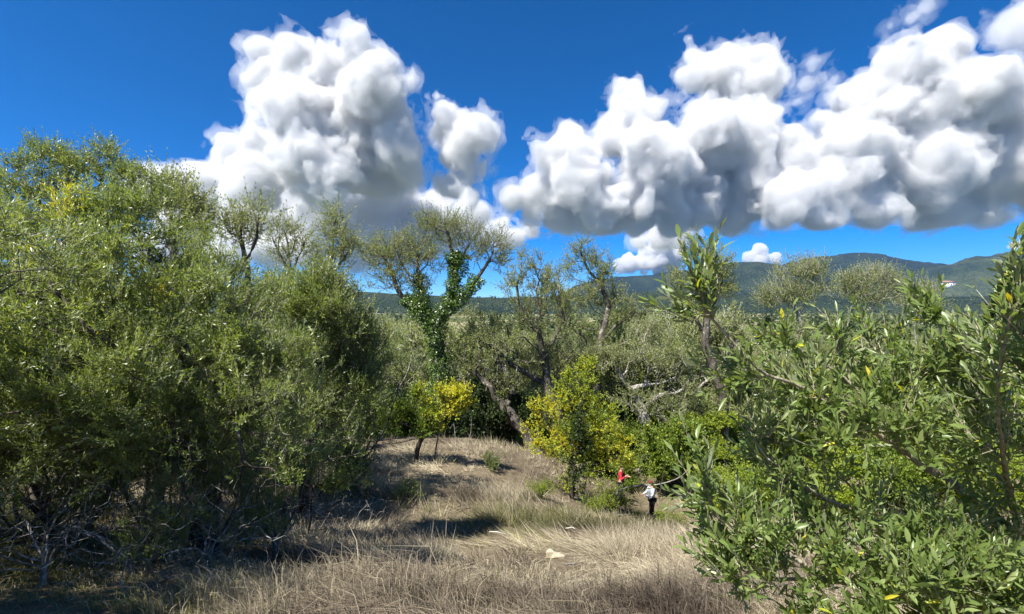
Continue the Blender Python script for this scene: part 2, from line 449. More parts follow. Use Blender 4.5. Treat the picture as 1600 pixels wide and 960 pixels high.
def cloud(label, circles, d, seed, voxel, dens, base=None, fringe=True, amp=1.0, flat=1.0):
    rs = np.random.RandomState(seed)
    k = d / F
    C = np.array([P(cx, cy_, d + rs.uniform(-0.7, 0.7) * r * k) for cx, cy_, r in circles]); R = np.array([c[2] for c in circles]) * k
    pad = 0.35 * R.max() + 3 * voxel
    lo = (C - R[:, None]).min(0) - pad; hi = (C + R[:, None]).max(0) + pad
    n = np.ceil((hi - lo) / voxel).astype(int) + 1
    ax = [lo[q] + voxel * np.arange(n[q]) for q in range(3)]
    X, Y, Z = np.meshgrid(*ax, indexing='ij')
    sd = np.full(X.shape, -1e9, np.float32); loc = np.zeros(X.shape, np.float32)
    for c, r in zip(C, R):
        q = (r - np.sqrt((X - c[0]) ** 2 + (Y - c[1]) ** 2 + ((Z - c[2]) * 1.05) ** 2)).astype(np.float32)
        m = q > sd; sd[m] = q[m]; loc[m] = r
    L0 = 48 * k
    A = np.clip(loc / L0, 0.3, 1.15) * L0 * 0.95 * amp
    band = (sd > -A * 1.1) & (sd < A * 1.2)
    p = np.stack([X[band], Y[band], Z[band]], 1)
    w = np.stack([lattice(p / (L0 * 1.1), seed + 3 + q) - 0.5 for q in range(3)], 1)
    p = p + w * L0 * 0.55
    nz, a, t = 0.0, 1.0, 0.0
    for o in range(4):
        nn = lattice(p / (L0 * 1.15 / 2.1 ** o), seed + o)
        if o < 3: nn = np.abs(2 * nn - 1) ** 0.8          # rounded bulges with creases between
        nz = nz + a * (nn - 0.38); t += a; a *= 0.72
    f = sd.copy()
    f[band] = sd[band] + (nz / t * 2.0 * A[band] * 0.95).astype(np.float32)
    if base is not None:
        zb = -(base - 480) / F * d
        f -= (np.clip((zb - Z) / (voxel * 2.0), 0, 20) * voxel * 1.6 * flat).astype(np.float32)
    for q in (0, 1, -1, -2): f[q] = f[:, q] = f[:, :, q] = -1e3
    anchor = P(np.mean([c[0] for c in circles]), np.mean([c[1] for c in circles]), d)
    e = empty('cloud', anchor, label, 'cloud')
    def layer(name, field, iso, vox, mat):
        v, q = surface_nets(field, iso, lo, vox)
        tag(link(name, mesh_np(name, v - anchor, None, q, mat), e), kind='stuff')
    layer('cloud_core', f, voxel * 0.9, voxel, dens[0])
    if fringe:
        h = np.ascontiguousarray(f[::2, ::2, ::2])
        layer('cloud_fringe', h, -voxel * 0.6, voxel * 2, dens[1])
        # the torn outer veil
        X2, Y2, Z2 = X[::2, ::2, ::2], Y[::2, ::2, ::2], Z[::2, ::2, ::2]
        b2 = (h > -L0 * 0.75) & (h < L0 * 0.5)
        p = np.stack([X2[b2], Y2[b2], Z2[b2]], 1)
        p = p + np.stack([lattice(p / (L0 * 0.8), seed + 53 + q) - 0.5 for q in range(3)], 1) * L0 * 0.8
        rg_ = sum(0.6 ** o * (1 - np.abs(2 * lattice(p / (L0 * 0.62 / 2.0 ** o), seed + 60 + o) - 1)) for o in range(3)) / 1.96
        h2 = h.copy(); h2[b2] = h[b2] + ((rg_ - 0.62) * L0 * 1.5).astype(np.float32)
        for q in (0, -1): h2[q] = h2[:, q] = h2[:, :, q] = -1e3
        layer('cloud_veil', h2, 0.0, voxel * 2, dens[2])
    return e

VC = (vapour('cloud_vapour', 0.008), vapour('cloud_vapour_thin', 0.005), vapour('cloud_vapour_veil', 0.0020))
VF = (vapour('far_cloud_vapour', 0.007), vapour('far_cloud_vapour_thin', 0.002), vapour('far_cloud_vapour_veil', 0.0012))
VW = (vapour('wisp_vapour', 0.0028), vapour('wisp_vapour_thin', 0.001), vapour('wisp_vapour_veil', 0.0009))
cloud('towering white cumulus with grey belly above the thin skyline trees',
      [(408, 84, 22), (460, 82, 30), (445, 130, 46), (392, 128, 14), (408, 165, 24), (560, 92, 34), (515, 140, 58), (588, 150, 48), (610, 180, 36), (480, 195, 62),
       (560, 205, 72), (618, 225, 42), (425, 240, 46), (362, 240, 32), (395, 285, 42), (318, 288, 34), (262, 292, 30), (225, 288, 22), (500, 265, 55), (590, 265, 50), (640, 265, 26)],
      6000, 4, 33, VC, None)
cloud('low grey bank of cloud right behind the bare-topped skyline trees',
      [(300, 340, 40), (370, 340, 46), (440, 335, 48), (510, 330, 40), (575, 322, 36), (630, 312, 34), (680, 318, 30), (480, 380, 34), (420, 388, 34), (560, 362, 26), (640, 352, 22), (350, 390, 36), (270, 380, 40), (600, 372, 36), (655, 345, 36), (705, 342, 34), (748, 338, 26), (560, 392, 34), (645, 388, 28), (695, 375, 24)],
      7600, 14, 46, VF, 425)
cloud('small pointed cumulus with a thin peak beside the towering cloud',
      [(683, 150, 8), (690, 178, 17), (700, 208, 28), (735, 210, 32), (755, 205, 22), (720, 248, 34), (705, 285, 24), (735, 310, 18), (718, 330, 16)],
      6000, 24, 20, VC, None)
cloud('broad cumulus bank with a pointed top over the centre valley',
      [(800, 308, 20), (845, 300, 34), (862, 245, 30), (890, 215, 22), (905, 280, 46), (870, 335, 36), (935, 325, 44), (982, 155, 24), (1000, 190, 36), (960, 220, 36), (1020, 245, 54),
       (1076, 62, 7), (1078, 88, 14), (1085, 120, 26), (1130, 112, 42), (1180, 100, 34), (1195, 130, 28), (1150, 165, 52), (1105, 215, 56), (1000, 305, 50), (1080, 300, 56), (1180, 235, 55), (1180, 300, 52), (1060, 338, 34), (1140, 340, 34)],
      6000, 34, 34, VC, 366)
cloud('wide grey cloud mass over the wooded hills',
      [(1250, 255, 42), (1250, 310, 44), (1345, 150, 34), (1420, 100, 44), (1468, 88, 40), (1400, 180, 60), (1490, 165, 62), (1330, 245, 60), (1430, 265, 74), (1540, 250, 74), (1560, 170, 46), (1610, 200, 70), (1680, 250, 90),
       (1290, 325, 34), (1370, 325, 40), (1460, 325, 38), (1540, 315, 36), (1760, 220, 90), (1700, 300, 50)],
      5600, 44, 37, VC, 362)
cloud('grey cloud corner high above the broad cloud mass', [(1582, 36, 26), (1620, 30, 40), (1670, 40, 46), (1560, 55, 16)], 5200, 54, 22, VW, None)
cloud('thin cloud wisp near the top edge of the sky', [(1432, 22, 12), (1445, 8, 12), (1418, 32, 8), (1390, 42, 6)], 5200, 64, 14, VW, None)
cloud('thin ragged wisp between the two big clouds', [(1270, 100, 14), (1258, 130, 14), (1285, 120, 12), (1245, 160, 10), (1300, 130, 10)], 5600, 74, 16, VW, None)
cloud('small white cumulus low over the blue ridge', [(985, 412, 15), (1005, 405, 20), (1030, 398, 20), (1055, 402, 18), (1040, 420, 20), (970, 420, 10)], 17000, 84, 45, VF, 432, False)
cloud('small white cumulus puff low over the rocky hill', [(1170, 402, 14), (1190, 396, 16), (1210, 402, 13), (1185, 408, 14)], 15000, 94, 36, VF, 424, False)
cloud('small white cloud low over the hill crest at the edge', [(1588, 384, 10), (1605, 380, 14), (1625, 382, 14)], 15000, 104, 36, VF, 396, False)
cloud('ragged low cloud scrap between the pointed cumulus and the broad bank', [(735, 352, 16), (760, 362, 18), (790, 366, 22), (830, 362, 18), (810, 368, 18)], 9000, 114, 34, VF, 384)
cloud('ragged grey cloud scrap above the small white cumulus', [(1030, 368, 20), (1060, 364, 24), (1000, 374, 14), (1045, 376, 18)], 9000, 124, 34, VF, 390)

# ------------------------------------------------------------------ air
def build_haze():
    m, N, L, out = newmat('air')
    v = N.new('ShaderNodeVolumePrincipled')
    v.inputs['Color'].default_value = (0.34, 0.58, 1.0, 1)
    v.inputs['Density'].default_value = 3.8e-5
    v.inputs['Anisotropy'].default_value = 0.2
    v.inputs['Density Attribute'].default_value = ''
    L.new(v.outputs[0], out.inputs['Volume'])
    x0, x1, y0, y1, z0, z1 = -9000, 9000, -3000, 6200, -60, 620
    vv = np.array([[x, y, z] for x in (x0, x1) for y in (y0, y1) for z in (z0, z1)], float)
    q = [(0, 1, 3, 2), (4, 6, 7, 5), (0, 4, 5, 1), (2, 3, 7, 6), (0, 2, 6, 4), (1, 5, 7, 3)]
    o = link('haze', mesh_np('haze', vv, None, np.array(q), m))
    tag(o, 'thin blue haze filling the air over the valley', kind='stuff')
build_haze()
# ------------------------------------------------------------------ growing trees
def smooth_line(pts, step, rs, wig=0.0):
    """Catmull-Rom through pts, resampled at step, with a little wander."""
    pts = np.asarray(pts, float)
    if len(pts) == 2: pts = np.stack([pts[0], pts[0] * 0.5 + pts[1] * 0.5, pts[1]])
    q = np.concatenate([[2 * pts[0] - pts[1]], pts, [2 * pts[-1] - pts[-2]]])
    out = []
    for k in range(1, len(q) - 2):
        n = max(2, int(np.linalg.norm(q[k + 1] - q[k]) / step) + 1)
        t = np.linspace(0, 1, n, endpoint=False)[:, None]
        a, b, c, d = q[k - 1], q[k], q[k + 1], q[k + 2]
        out.append(0.5 * (2 * b + (c - a) * t + (2 * a - 5 * b + 4 * c - d) * t ** 2 + (-a + 3 * b - 3 * c + d) * t ** 3))
    out.append(pts[-1:])
    o = np.concatenate(out)
    if wig > 0 and len(o) > 2:
        w = rs.normal(size=(len(o), 3)) * wig
        w[1:-1] = (w[:-2] + w[1:-1] * 2 + w[2:]) / 4
        w[0] = 0
        o = o + w
    return o

class Skeleton:
    def __init__(self, rs):
        self.p = np.zeros((40000, 3)); self.par = np.full(40000, -1, int); self.len = np.zeros(40000); self.n = 0; self.rs = rs
        self.tips = []; self.bare = set()
    def add(self, pos, par):
        i = self.n; self.p[i] = pos; self.par[i] = par
        self.len[i] = 0 if par < 0 else self.len[par] + np.linalg.norm(pos - self.p[par])
        self.n += 1
        return i
    def limb(self, pts, step, wig):
        line = smooth_line(pts, step, self.rs, wig)
        if self.n == 0: last = self.add(line[0], -1)
        else: last = int(np.argmin(((self.p[:self.n] - line[0]) ** 2).sum(1)))
        for q in line[1:]: last = self.add(q, last)
        return last
    def reach(self, tips, step, bf=0.35, wig=0.25, bow=0.15, bare=False, first=0, maxlen=None):
        """Connects every tip to the nearest wood, counting some of the way back to the root."""
        tips = np.asarray(tips, float)
        d0 = np.min(((tips[:, None, :] - self.p[None, :self.n:3, :]) ** 2).sum(-1), axis=1)
        for k in np.argsort(d0):
            t = tips[k]
            d = np.sqrt(((self.p[first:self.n] - t) ** 2).sum(1))
            c = d + bf * self.len[first:self.n]
            j = int(np.argmin(c)) + first; dist = d[j - first]
            n = max(1, int(round(dist / step)))
            a = self.p[j]; v = t - a
            side = self.rs.normal(size=3) * dist * bow; side -= v * (side @ v) / max(v @ v, 1e-9)
            side[2] -= 0.25 * dist * bow
            last = j
            for m in range(1, n + 1):
                u = m / n
                q = a + v * u + side * 4 * u * (1 - u) * 0.6 + (self.rs.normal(size=3) * wig * step if m < n else 0)
                last = self.add(q, last)
            self.tips.append(last)
            if bare: self.bare.add(last)
    def finish(self, r_base, r_tip):
        n = self.n
        cnt = np.zeros(n)
        has = np.zeros(n, bool); has[self.par[1:n]] = True
        cnt[~has] = 1
        for i in range(n - 1, 0, -1): cnt[self.par[i]] += cnt[i]
        self.cnt = np.maximum(cnt, 1)
        e = math.log(r_base / r_tip) / math.log(max(cnt[0], 2))
        self.r = r_tip * self.cnt ** e
        self.kids = [[] for _ in range(n)]
        for i in range(1, n): self.kids[self.par[i]].append(i)
    def tube_mesh(self, name, mat, rmin=0.0, flare=1.5, origin=(0, 0, 0), sides=(3, 4, 6, 9), cuts=(0.012, 0.03, 0.09)):
        V, Q = [], []; nv = 0
        stack = [(0, -1)]
        while stack:
            s, p = stack.pop()
            chain = [s] if p < 0 else [p, s]
            i = s
            while self.kids[i]:
                ks = sorted(self.kids[i], key=lambda c: -self.cnt[c])
                for c in ks[1:]: stack.append((c, i))
                i = ks[0]; chain.append(i)
            pts = self.p[chain]; r = self.r[chain].copy()
            if p >= 0: r[0] = r[1]
            if r.max() < rmin or len(chain) < 2: continue
            if p < 0:
                k = min(6, len(r)); r[:k] *= 1 + (flare - 1) * (1 - np.arange(k) / k) ** 2
            r[-1] *= 0.5
            rm = r.max()
            ns = sides[0] if rm < cuts[0] else sides[1] if rm < cuts[1] else sides[2] if rm < cuts[2] else sides[3]
            t = nrm(np.gradient(pts, axis=0))
            ref = np.where(np.abs(t[:, 2:3]) > 0.9, np.array([[1.0, 0, 0]]), np.array([[0, 0, 1.0]]))
            u = nrm(np.cross(t, ref)); w = np.cross(t, u)
            an = np.arange(ns) * 2 * math.pi / ns
            lump = 1 + (0.16 * (self.rs.rand(len(pts), ns) - 0.5) if rm > 0.05 else 0)
            ring = pts[:, None, :] + (r[:, None] * lump)[:, :, None] * (np.cos(an)[None, :, None] * u[:, None, :] + np.sin(an)[None, :, None] * w[:, None, :])
            m = len(pts)
            a, b = np.meshgrid(np.arange(m - 1), np.arange(ns), indexing='ij')
            i0 = nv + a * ns + b; i1 = nv + a * ns + (b + 1) % ns
            Q.append(np.stack([i0.ravel(), i1.ravel(), (i1 + ns).ravel(), (i0 + ns).ravel()], 1))
            V.append(ring.reshape(-1, 3)); nv += m * ns
        return mesh_np(name, np.concatenate(V) - np.asarray(origin), None, np.concatenate(Q), mat, True)

# leaf outlines: x along the leaf, y across (in widths), z lift
RHOMB = (np.array([[0, 0, 0], [0.5, 0.5, 0.12], [1, 0, 0], [0.5, -0.5, 0.12]]), np.array([[0, 2, 1], [0, 3, 2]]))
OVAL = (np.array([[0, 0, 0], [0.3, 0.42, 0.1], [0.72, 0.36, 0.1], [1, 0, -0.05], [0.72, -0.36, 0.1], [0.3, -0.42, 0.1]]), np.array([[0, 5, 4], [0, 4, 3], [0, 3, 2], [0, 2, 1]]))
_st = [(0.0, 0.05), (0.12, 0.17), (0.35, 0.40), (0.62, 0.50), (0.84, 0.34), (1.0, 0.0)]
def _lance():
    v, t = [], []
    for x, w in _st[:-1]:
        z = -0.18 * x * x
        v += [[x, w, z + 0.22 * w * 0.28], [x, 0, z], [x, -w, z + 0.22 * w * 0.28]]
    v.append([1, 0, -0.18])
    for k in range(len(_st) - 2):
        a = k * 3; b = a + 3
        t += [[a, a + 1, b + 1], [a, b + 1, b], [a + 1, a + 2, b + 2], [a + 1, b + 2, b + 1]]
    a = (len(_st) - 2) * 3; e = len(v) - 1
    t += [[a, a + 1, e], [a + 1, a + 2, e]]
    return np.array(v, float), np.array(t)
LANCE = _lance()
BLADE = (np.array([[0, 0, 0], [0.35, 0.4, 0.02], [0.7, 0.42, -0.05], [1, 0, -0.16], [0.7, -0.42, -0.05], [0.35, -0.4, 0.02], [0.5, 0, -0.04]]), np.array([[0, 6, 1], [1, 6, 2], [2, 6, 3], [3, 6, 4], [4, 6, 5], [5, 6, 0]]))

def leaves_arrays(pos, d, up, length, width, tmpl, rs):
    """Leaf geometry for n leaves: base pos, direction d, face normal hint up."""
    d = nrm(d); s = nrm(np.cross(up, d)); n = np.cross(d, s)
    tv, tf = tmpl
    w = width[:, None, None]; L = length[:, None, None]
    cur = rs.uniform(-0.6, 2.4, (len(pos), 1, 1)) if tmpl is BLADE else 1.0
    v = pos[:, None, :] + L * tv[None, :, 0:1] * d[:, None, :] + w * tv[None, :, 1:2] * s[:, None, :] + (w if tmpl is not LANCE and tmpl is not BLADE else L) * cur * tv[None, :, 2:3] * n[:, None, :]
    k = len(tv)
    f = tf[None] + (np.arange(len(pos)) * k)[:, None, None]
    return v.reshape(-1, 3), f.reshape(-1, 3), k

def shoots(start, d, length, m, rs, angle=(30, 65), lift=0.25, pairs=True):
    """Leaf bases, directions and normals along shoots that curve upward."""
    S = len(start)
    t = (np.arange(m) + 0.6) / m
    d = nrm(d)
    side = nrm(np.cross(d, rs.normal(size=(S, 3)))); sid2 = np.cross(d, side)
    pos = start[:, None, :] + length[:, None, None] * t[None, :, None] * d[:, None, :]
    pos[:, :, 2] += length[:, None] * lift * t[None, :] ** 2
    dd = d[:, None, :] + np.array([0, 0, lift * 2])[None, None, :] * t[None, :, None]
    dd = nrm(np.broadcast_to(dd, pos.shape))
    P_, D_, U_, I_ = [], [], [], []
    for sgn in ((1, -1) if pairs else (1,)):
        ph = (np.arange(m) % 2)[None, :] * (math.pi / 2) + rs.normal(size=(S, m)) * 0.35
        sv = np.cos(ph)[:, :, None] * side[:, None, :] + np.sin(ph)[:, :, None] * sid2[:, None, :]
        a = np.radians(rs.uniform(angle[0], angle[1], size=(S, m))) * (1.1 - 0.6 * t[None, :])
        ld = np.cos(a)[:, :, None] * dd + sgn * np.sin(a)[:, :, None] * sv
        un = np.sin(a)[:, :, None] * dd - sgn * np.cos(a)[:, :, None] * sv
        un = un + rs.normal(size=un.shape) * 0.35
        P_.append(pos.reshape(-1, 3)); D_.append(ld.reshape(-1, 3)); U_.append(un.reshape(-1, 3)); I_.append(np.repeat(np.arange(S), m))
    return np.concatenate(P_), np.concatenate(D_), np.concatenate(U_), np.concatenate(I_)

def stems(start, d, length, r, lift=0.25):
    """Thin shoot stems, two segments each."""
    d = nrm(d); S = len(start)
    u = nrm(np.cross(d, np.array([[0.3, 0.9, 0.4]])))
    rings = []
    for t, k in ((0.0, 1.0), (0.55, 0.8), (1.0, 0.35)):
        c = start + length[:, None] * t * d; c = c.copy(); c[:, 2] += length * lift * t * t
        for a in (-1, 1): rings.append(c + (r * k * a) * u)
    v = np.stack(rings, 1).reshape(-1, 3)
    q = np.array([[0, 1, 3, 2], [2, 3, 5, 4]])[None] + (np.arange(S) * 6)[:, None, None]
    return v, q.reshape(-1, 4)

def in_ellipsoids(specs, n, rs, d, depth=0.8, shell=2.0):
    """Points in crown volumes given as (px, py, rx, ry[, ddist[, weight]]) at distance d."""
    k = d / F
    wt = np.array([(s[5] if len(s) > 5 else 1.0) * (s[2] * s[3]) ** 0.75 for s in specs]); wt /= wt.sum()
    out = []
    for s, w in zip(specs, wt):
        m = max(1, int(round(n * w)))
        dd = d + (s[4] if len(s) > 4 else 0.0)
        c = P(s[0], s[1], dd)
        u = nrm(rs.normal(size=(m, 3))) * (rs.rand(m, 1) ** (1 / (shell + 0.6)))
        R = np.array([s[2], math.sqrt(s[2] * s[3]) * depth, s[3]]) * k
        out.append(c + u * R)
    return np.concatenate(out)

def crown_mesh(name, sk, mat, rs, shoots_per=6, m=7, slen=0.2, leaf=(0.05, 0.012), tmpl=RHOMB, spread=0.15, stem=0.0, stem_mat=None, origin=(0, 0, 0),
               maxcnt=2, turn=None, up=0.35, jit=0.6, lift=0.25, gap=0.0, pairs=True, dens_noise=0.0):
    """Leaves on shoots that leave the outer twigs."""
    n = sk.n
    ids = np.array([i for i in range(1, n) if sk.cnt[i] <= maxcnt and i not in sk.bare])
    tips = np.array([t for t in sk.tips if t not in sk.bare])
    w = np.ones(len(ids)); w[np.isin(ids, tips)] = 3.0
    if dens_noise > 0:
        w *= np.clip(fbm(sk.p[ids] / dens_noise, 2, 77) * 3.2 - 0.95, 0.05, 2)
    S = int(shoots_per * len(tips))
    pick = rs.choice(len(ids), S, p=w / w.sum())
    i = ids[pick]; par = sk.par[i]
    a = rs.rand(S, 1)
    start = sk.p[par] * (1 - a) + sk.p[i] * a + rs.normal(size=(S, 3)) * spread * 0.35
    tw = nrm(sk.p[i] - sk.p[par])
    d = nrm(tw * 0.7 + rs.normal(size=(S, 3)) * jit + np.array([0, 0, up]))
    L = slen * rs.uniform(0.5, 1.35, S)
    pos, ld, un, si = shoots(start, d, L, m, rs, lift=lift, pairs=pairs)
    if gap > 0:
        keep = rs.rand(len(pos)) > gap
        pos, ld, un, si = pos[keep], ld[keep], un[keep], si[keep]
    k = len(pos)
    ln = leaf[0] * rs.uniform(0.65, 1.25, k); wd = leaf[1] * rs.uniform(0.75, 1.25, k)
    v, f, per = leaves_arrays(pos, ld, un, ln, wd, tmpl, rs)
    shoot_tone = rs.rand(S)
    rnd = np.clip(0.62 * shoot_tone[si] + 0.38 * rs.rand(k), 0, 1)
    tn = np.zeros(k)
    if turn is not None: tn = turn(pos, rs)
    me = mesh_np(name, v - np.asarray(origin), f, None, mat, False, {'rnd': np.repeat(rnd, per), 'turn': np.repeat(tn, per)})
    sm = None
    if stem > 0:
        sv, sq = stems(start, d, L, stem, lift)
        sm = mesh_np('twigs', sv - np.asarray(origin), None, sq, stem_mat)
    return me, sm, len(f)

TRIS = [0]
def make_tree(name, label, cat, d, base, limbs, crown, tips, seed, r_base, r_tip, wood, leaf_m, step=0.4, group=None, depth=0.8, shell=2.0, bf=0.35, wig=0.22,
              bare=None, bare_tips=0, bow=0.15, crown_name='crown', sides=(3, 4, 6, 9), cuts=(0.012, 0.03, 0.09), **leafargs):
    """limbs: lists of (px, py[, ddist]); the first starts on the ground at base = (px, distance)."""
    rs = np.random.RandomState(seed)
    sk = Skeleton(rs)
    root = on_ground(*base) if len(base) == 2 else np.array(base, float)
    org = root.copy()
    for k, lb in enumerate(limbs):
        pts = [P(q[0], q[1], d + (q[2] if len(q) > 2 else 0)) for q in lb]
        if k == 0: pts = [root - np.array([0, 0, 0.25])] + pts
        sk.limb(pts, step * 0.6, wig * step * 0.35)
    tp = in_ellipsoids(crown, tips, rs, d, depth, shell)
    sk.reach(tp, step, bf, wig, bow)
    if bare: sk.reach(in_ellipsoids(bare, bare_tips, rs, d, depth, 1.5), step, bf * 0.6, wig * 1.3, bow * 1.3, True)
    sk.finish(r_base, r_tip)
    e = empty(name, org, label, cat, group)
    wm = sk.tube_mesh('trunk', wood, origin=org, sides=sides, cuts=cuts)
    link('trunk', wm, e)
    stem_mat = leafargs.pop('stem_mat', wood)
    cm, sm, nf = crown_mesh(crown_name, sk, leaf_m, rs, origin=org, stem_mat=stem_mat, **leafargs)
    o = link(crown_name, cm, e); tag(o, kind='stuff')
    if sm is not None: tag(link('twigs', sm, e), kind='stuff')
    TRIS[0] += nf + len(wm.polygons) * 2 + (len(sm.polygons) * 2 if sm else 0)
    e['_skel'] = 0
    del e['_skel']
    return e, sk

def copy_thing(root, loc, rz, sc, label=None):
    r = root.copy(); COL.objects.link(r)
    r.location = tuple(float(v) for v in loc); r.rotation_euler = (0, 0, rz); r.scale = (sc, sc, sc)
    if label: r['label'] = label
    for ch in list(root.children):
        c = ch.copy(); COL.objects.link(c); c.parent = r
        for g in list(ch.children):
            h = g.copy(); COL.objects.link(h); h.parent = c
    return r
# ------------------------------------------------------------------ the trees one can tell apart
def spots(lst, base=0.0):
    """Share of turned (yellow) leaves: base everywhere, more inside the given pixel circles."""
    def f(pos, rs):
        px = 800 + pos[:, 0] / pos[:, 1] * F; py = 480 - pos[:, 2] / pos[:, 1] * F
        pr = np.full(len(pos), base)
        for (cx, cy_, r, p) in lst:
            dd = np.hypot(px - cx, py - cy_) / r
            pr = np.maximum(pr, p * np.clip(1.6 - 1.2 * dd, 0, 1))
        pr = pr * np.clip(fbm(pos * 2.2, 2, 3) * 2.0 + 0.1, 0.5, 1.4)
        return np.clip((pr - rs.rand(len(pos))) * 2.2 + 0.35, 0, 1) * (pr > rs.rand(len(pos)) * 0.4) * (pr > 0.002)
    return f

near = dict(step=0.22, leaf_m=M['olive_near'], wood=M['bark'], stem_mat=M['bark_pale'])
# the big olive at the left, its lower twigs bare
make_tree('olive_tree', 'large near olive tree with dark trunk and bare lichened lower twigs, beside the dry bank', 'tree', 5.4, (318, 5.9),
          [[(316, 740, 0.4), (312, 660, 0.3), (300, 600, 0.2), (285, 540), (262, 470), (240, 400)],
           [(306, 640, 0.3), (345, 590, 0), (385, 530, -0.3), (410, 460, -0.3)],
           [(300, 610, 0.2), (230, 570, -0.6), (150, 520, -0.9), (80, 450, -0.9)],
           [(312, 690, 0.3), (240, 660, -0.6), (160, 640, -1.1), (60, 640, -1.3)],
           [(312, 670, 0.3), (380, 640, -0.2), (440, 620, -0.2)]],
          [(70, 390, 110, 80, -0.4), (180, 350, 110, 70), (285, 415, 85, 60, 0.2), (385, 470, 75, 55, 0.2), (30, 500, 120, 110, -0.9), (150, 480, 120, 100, -0.7), (270, 500, 110, 90, -0.4), (400, 545, 80, 70, -0.2),
           (60, 620, 120, 90, -1.2), (200, 610, 120, 80, -0.9), (380, 600, 80, 70, -0.5), (440, 620, 75, 75, -0.2), (60, 730, 110, 50, -1.2, 0.8), (210, 700, 100, 50, -1.0, 0.6), (420, 710, 90, 50, -0.4, 0.8), (-90, 480, 90, 160, -0.5, 0.6), (-80, 650, 90, 90, -0.8, 0.6)],
          1450, 101, 0.15, 0.0028, bf=0.3, depth=0.75, shell=1.6,
          bare=[(150, 790, 170, 60, -1.0), (320, 750, 130, 50, -0.6), (60, 850, 80, 50, -1.2), (430, 760, 80, 40, -0.3)], bare_tips=190,
          shoots_per=6.5, m=7, slen=0.17, leaf=(0.05, 0.0125), spread=0.10, stem=0.0017, up=0.5, jit=0.55, gap=0.1, dens_noise=0.5,
          turn=spots([(95, 300, 45, 0.45), (40, 400, 30, 0.3), (250, 460, 20, 0.35)], 0.012), **near)
make_tree('olive_tree', 'rounded olive tree with feathery upright shoots between the near olive and the ivy-clad tree', 'tree', 8.2, (470, 8.8),
          [[(478, 760, 0.2), (484, 690, 0.1), (492, 620), (500, 540), (508, 470)], [(486, 680, 0.1), (530, 620, 0), (560, 560, 0.2)], [(484, 690), (440, 620, -0.3), (420, 540, -0.4)]],
          [(512, 462, 44, 46), (520, 510, 72, 64), (470, 500, 70, 70, -0.3), (560, 560, 55, 70, 0.2), (500, 590, 90, 70), (565, 640, 45, 55, 0.2), (440, 600, 70, 70, -0.4), (490, 690, 90, 45, -0.2), (430, 465, 45, 30, -0.2), (550, 700, 40, 40, 0.2), (540, 750, 40, 25, 0.1, 0.6)],
          760, 103, 0.11, 0.004, bf=0.3, shell=1.6, depth=0.8,
          bare=[(500, 750, 70, 35), (420, 770, 60, 35, -0.3)], bare_tips=60,
          shoots_per=7.5, m=6, slen=0.26, leaf=(0.064, 0.0165), spread=0.14, stem=0.0024, up=0.6, jit=0.5, gap=0.08, dens_noise=0.8, turn=spots([], 0.006), **near)
make_tree('olive_tree', 'dark olive tree with a ragged top behind the near olive', 'tree', 9.5, (120, 10.0),
          [[(140, 700), (150, 560), (150, 420), (150, 320)], [(150, 420), (80, 340), (40, 290)], [(150, 400), (220, 330), (260, 300)]],
          [(150, 275, 60, 35), (60, 280, 60, 40), (160, 240, 16, 22), (230, 300, 60, 40), (75, 240, 30, 18), (200, 275, 25, 18), (20, 330, 70, 60), (300, 372, 45, 26), (120, 340, 110, 50), (110, 260, 30, 25)],
          520, 105, 0.16, 0.004, bf=0.35, shell=1.5,
          shoots_per=6.5, m=6, slen=0.24, leaf=(0.066, 0.017), spread=0.12, stem=0.0025, up=0.4, jit=0.6, gap=0.12, turn=spots([], 0.0),
          step=0.3, leaf_m=M['olive_near'], wood=M['bark'])
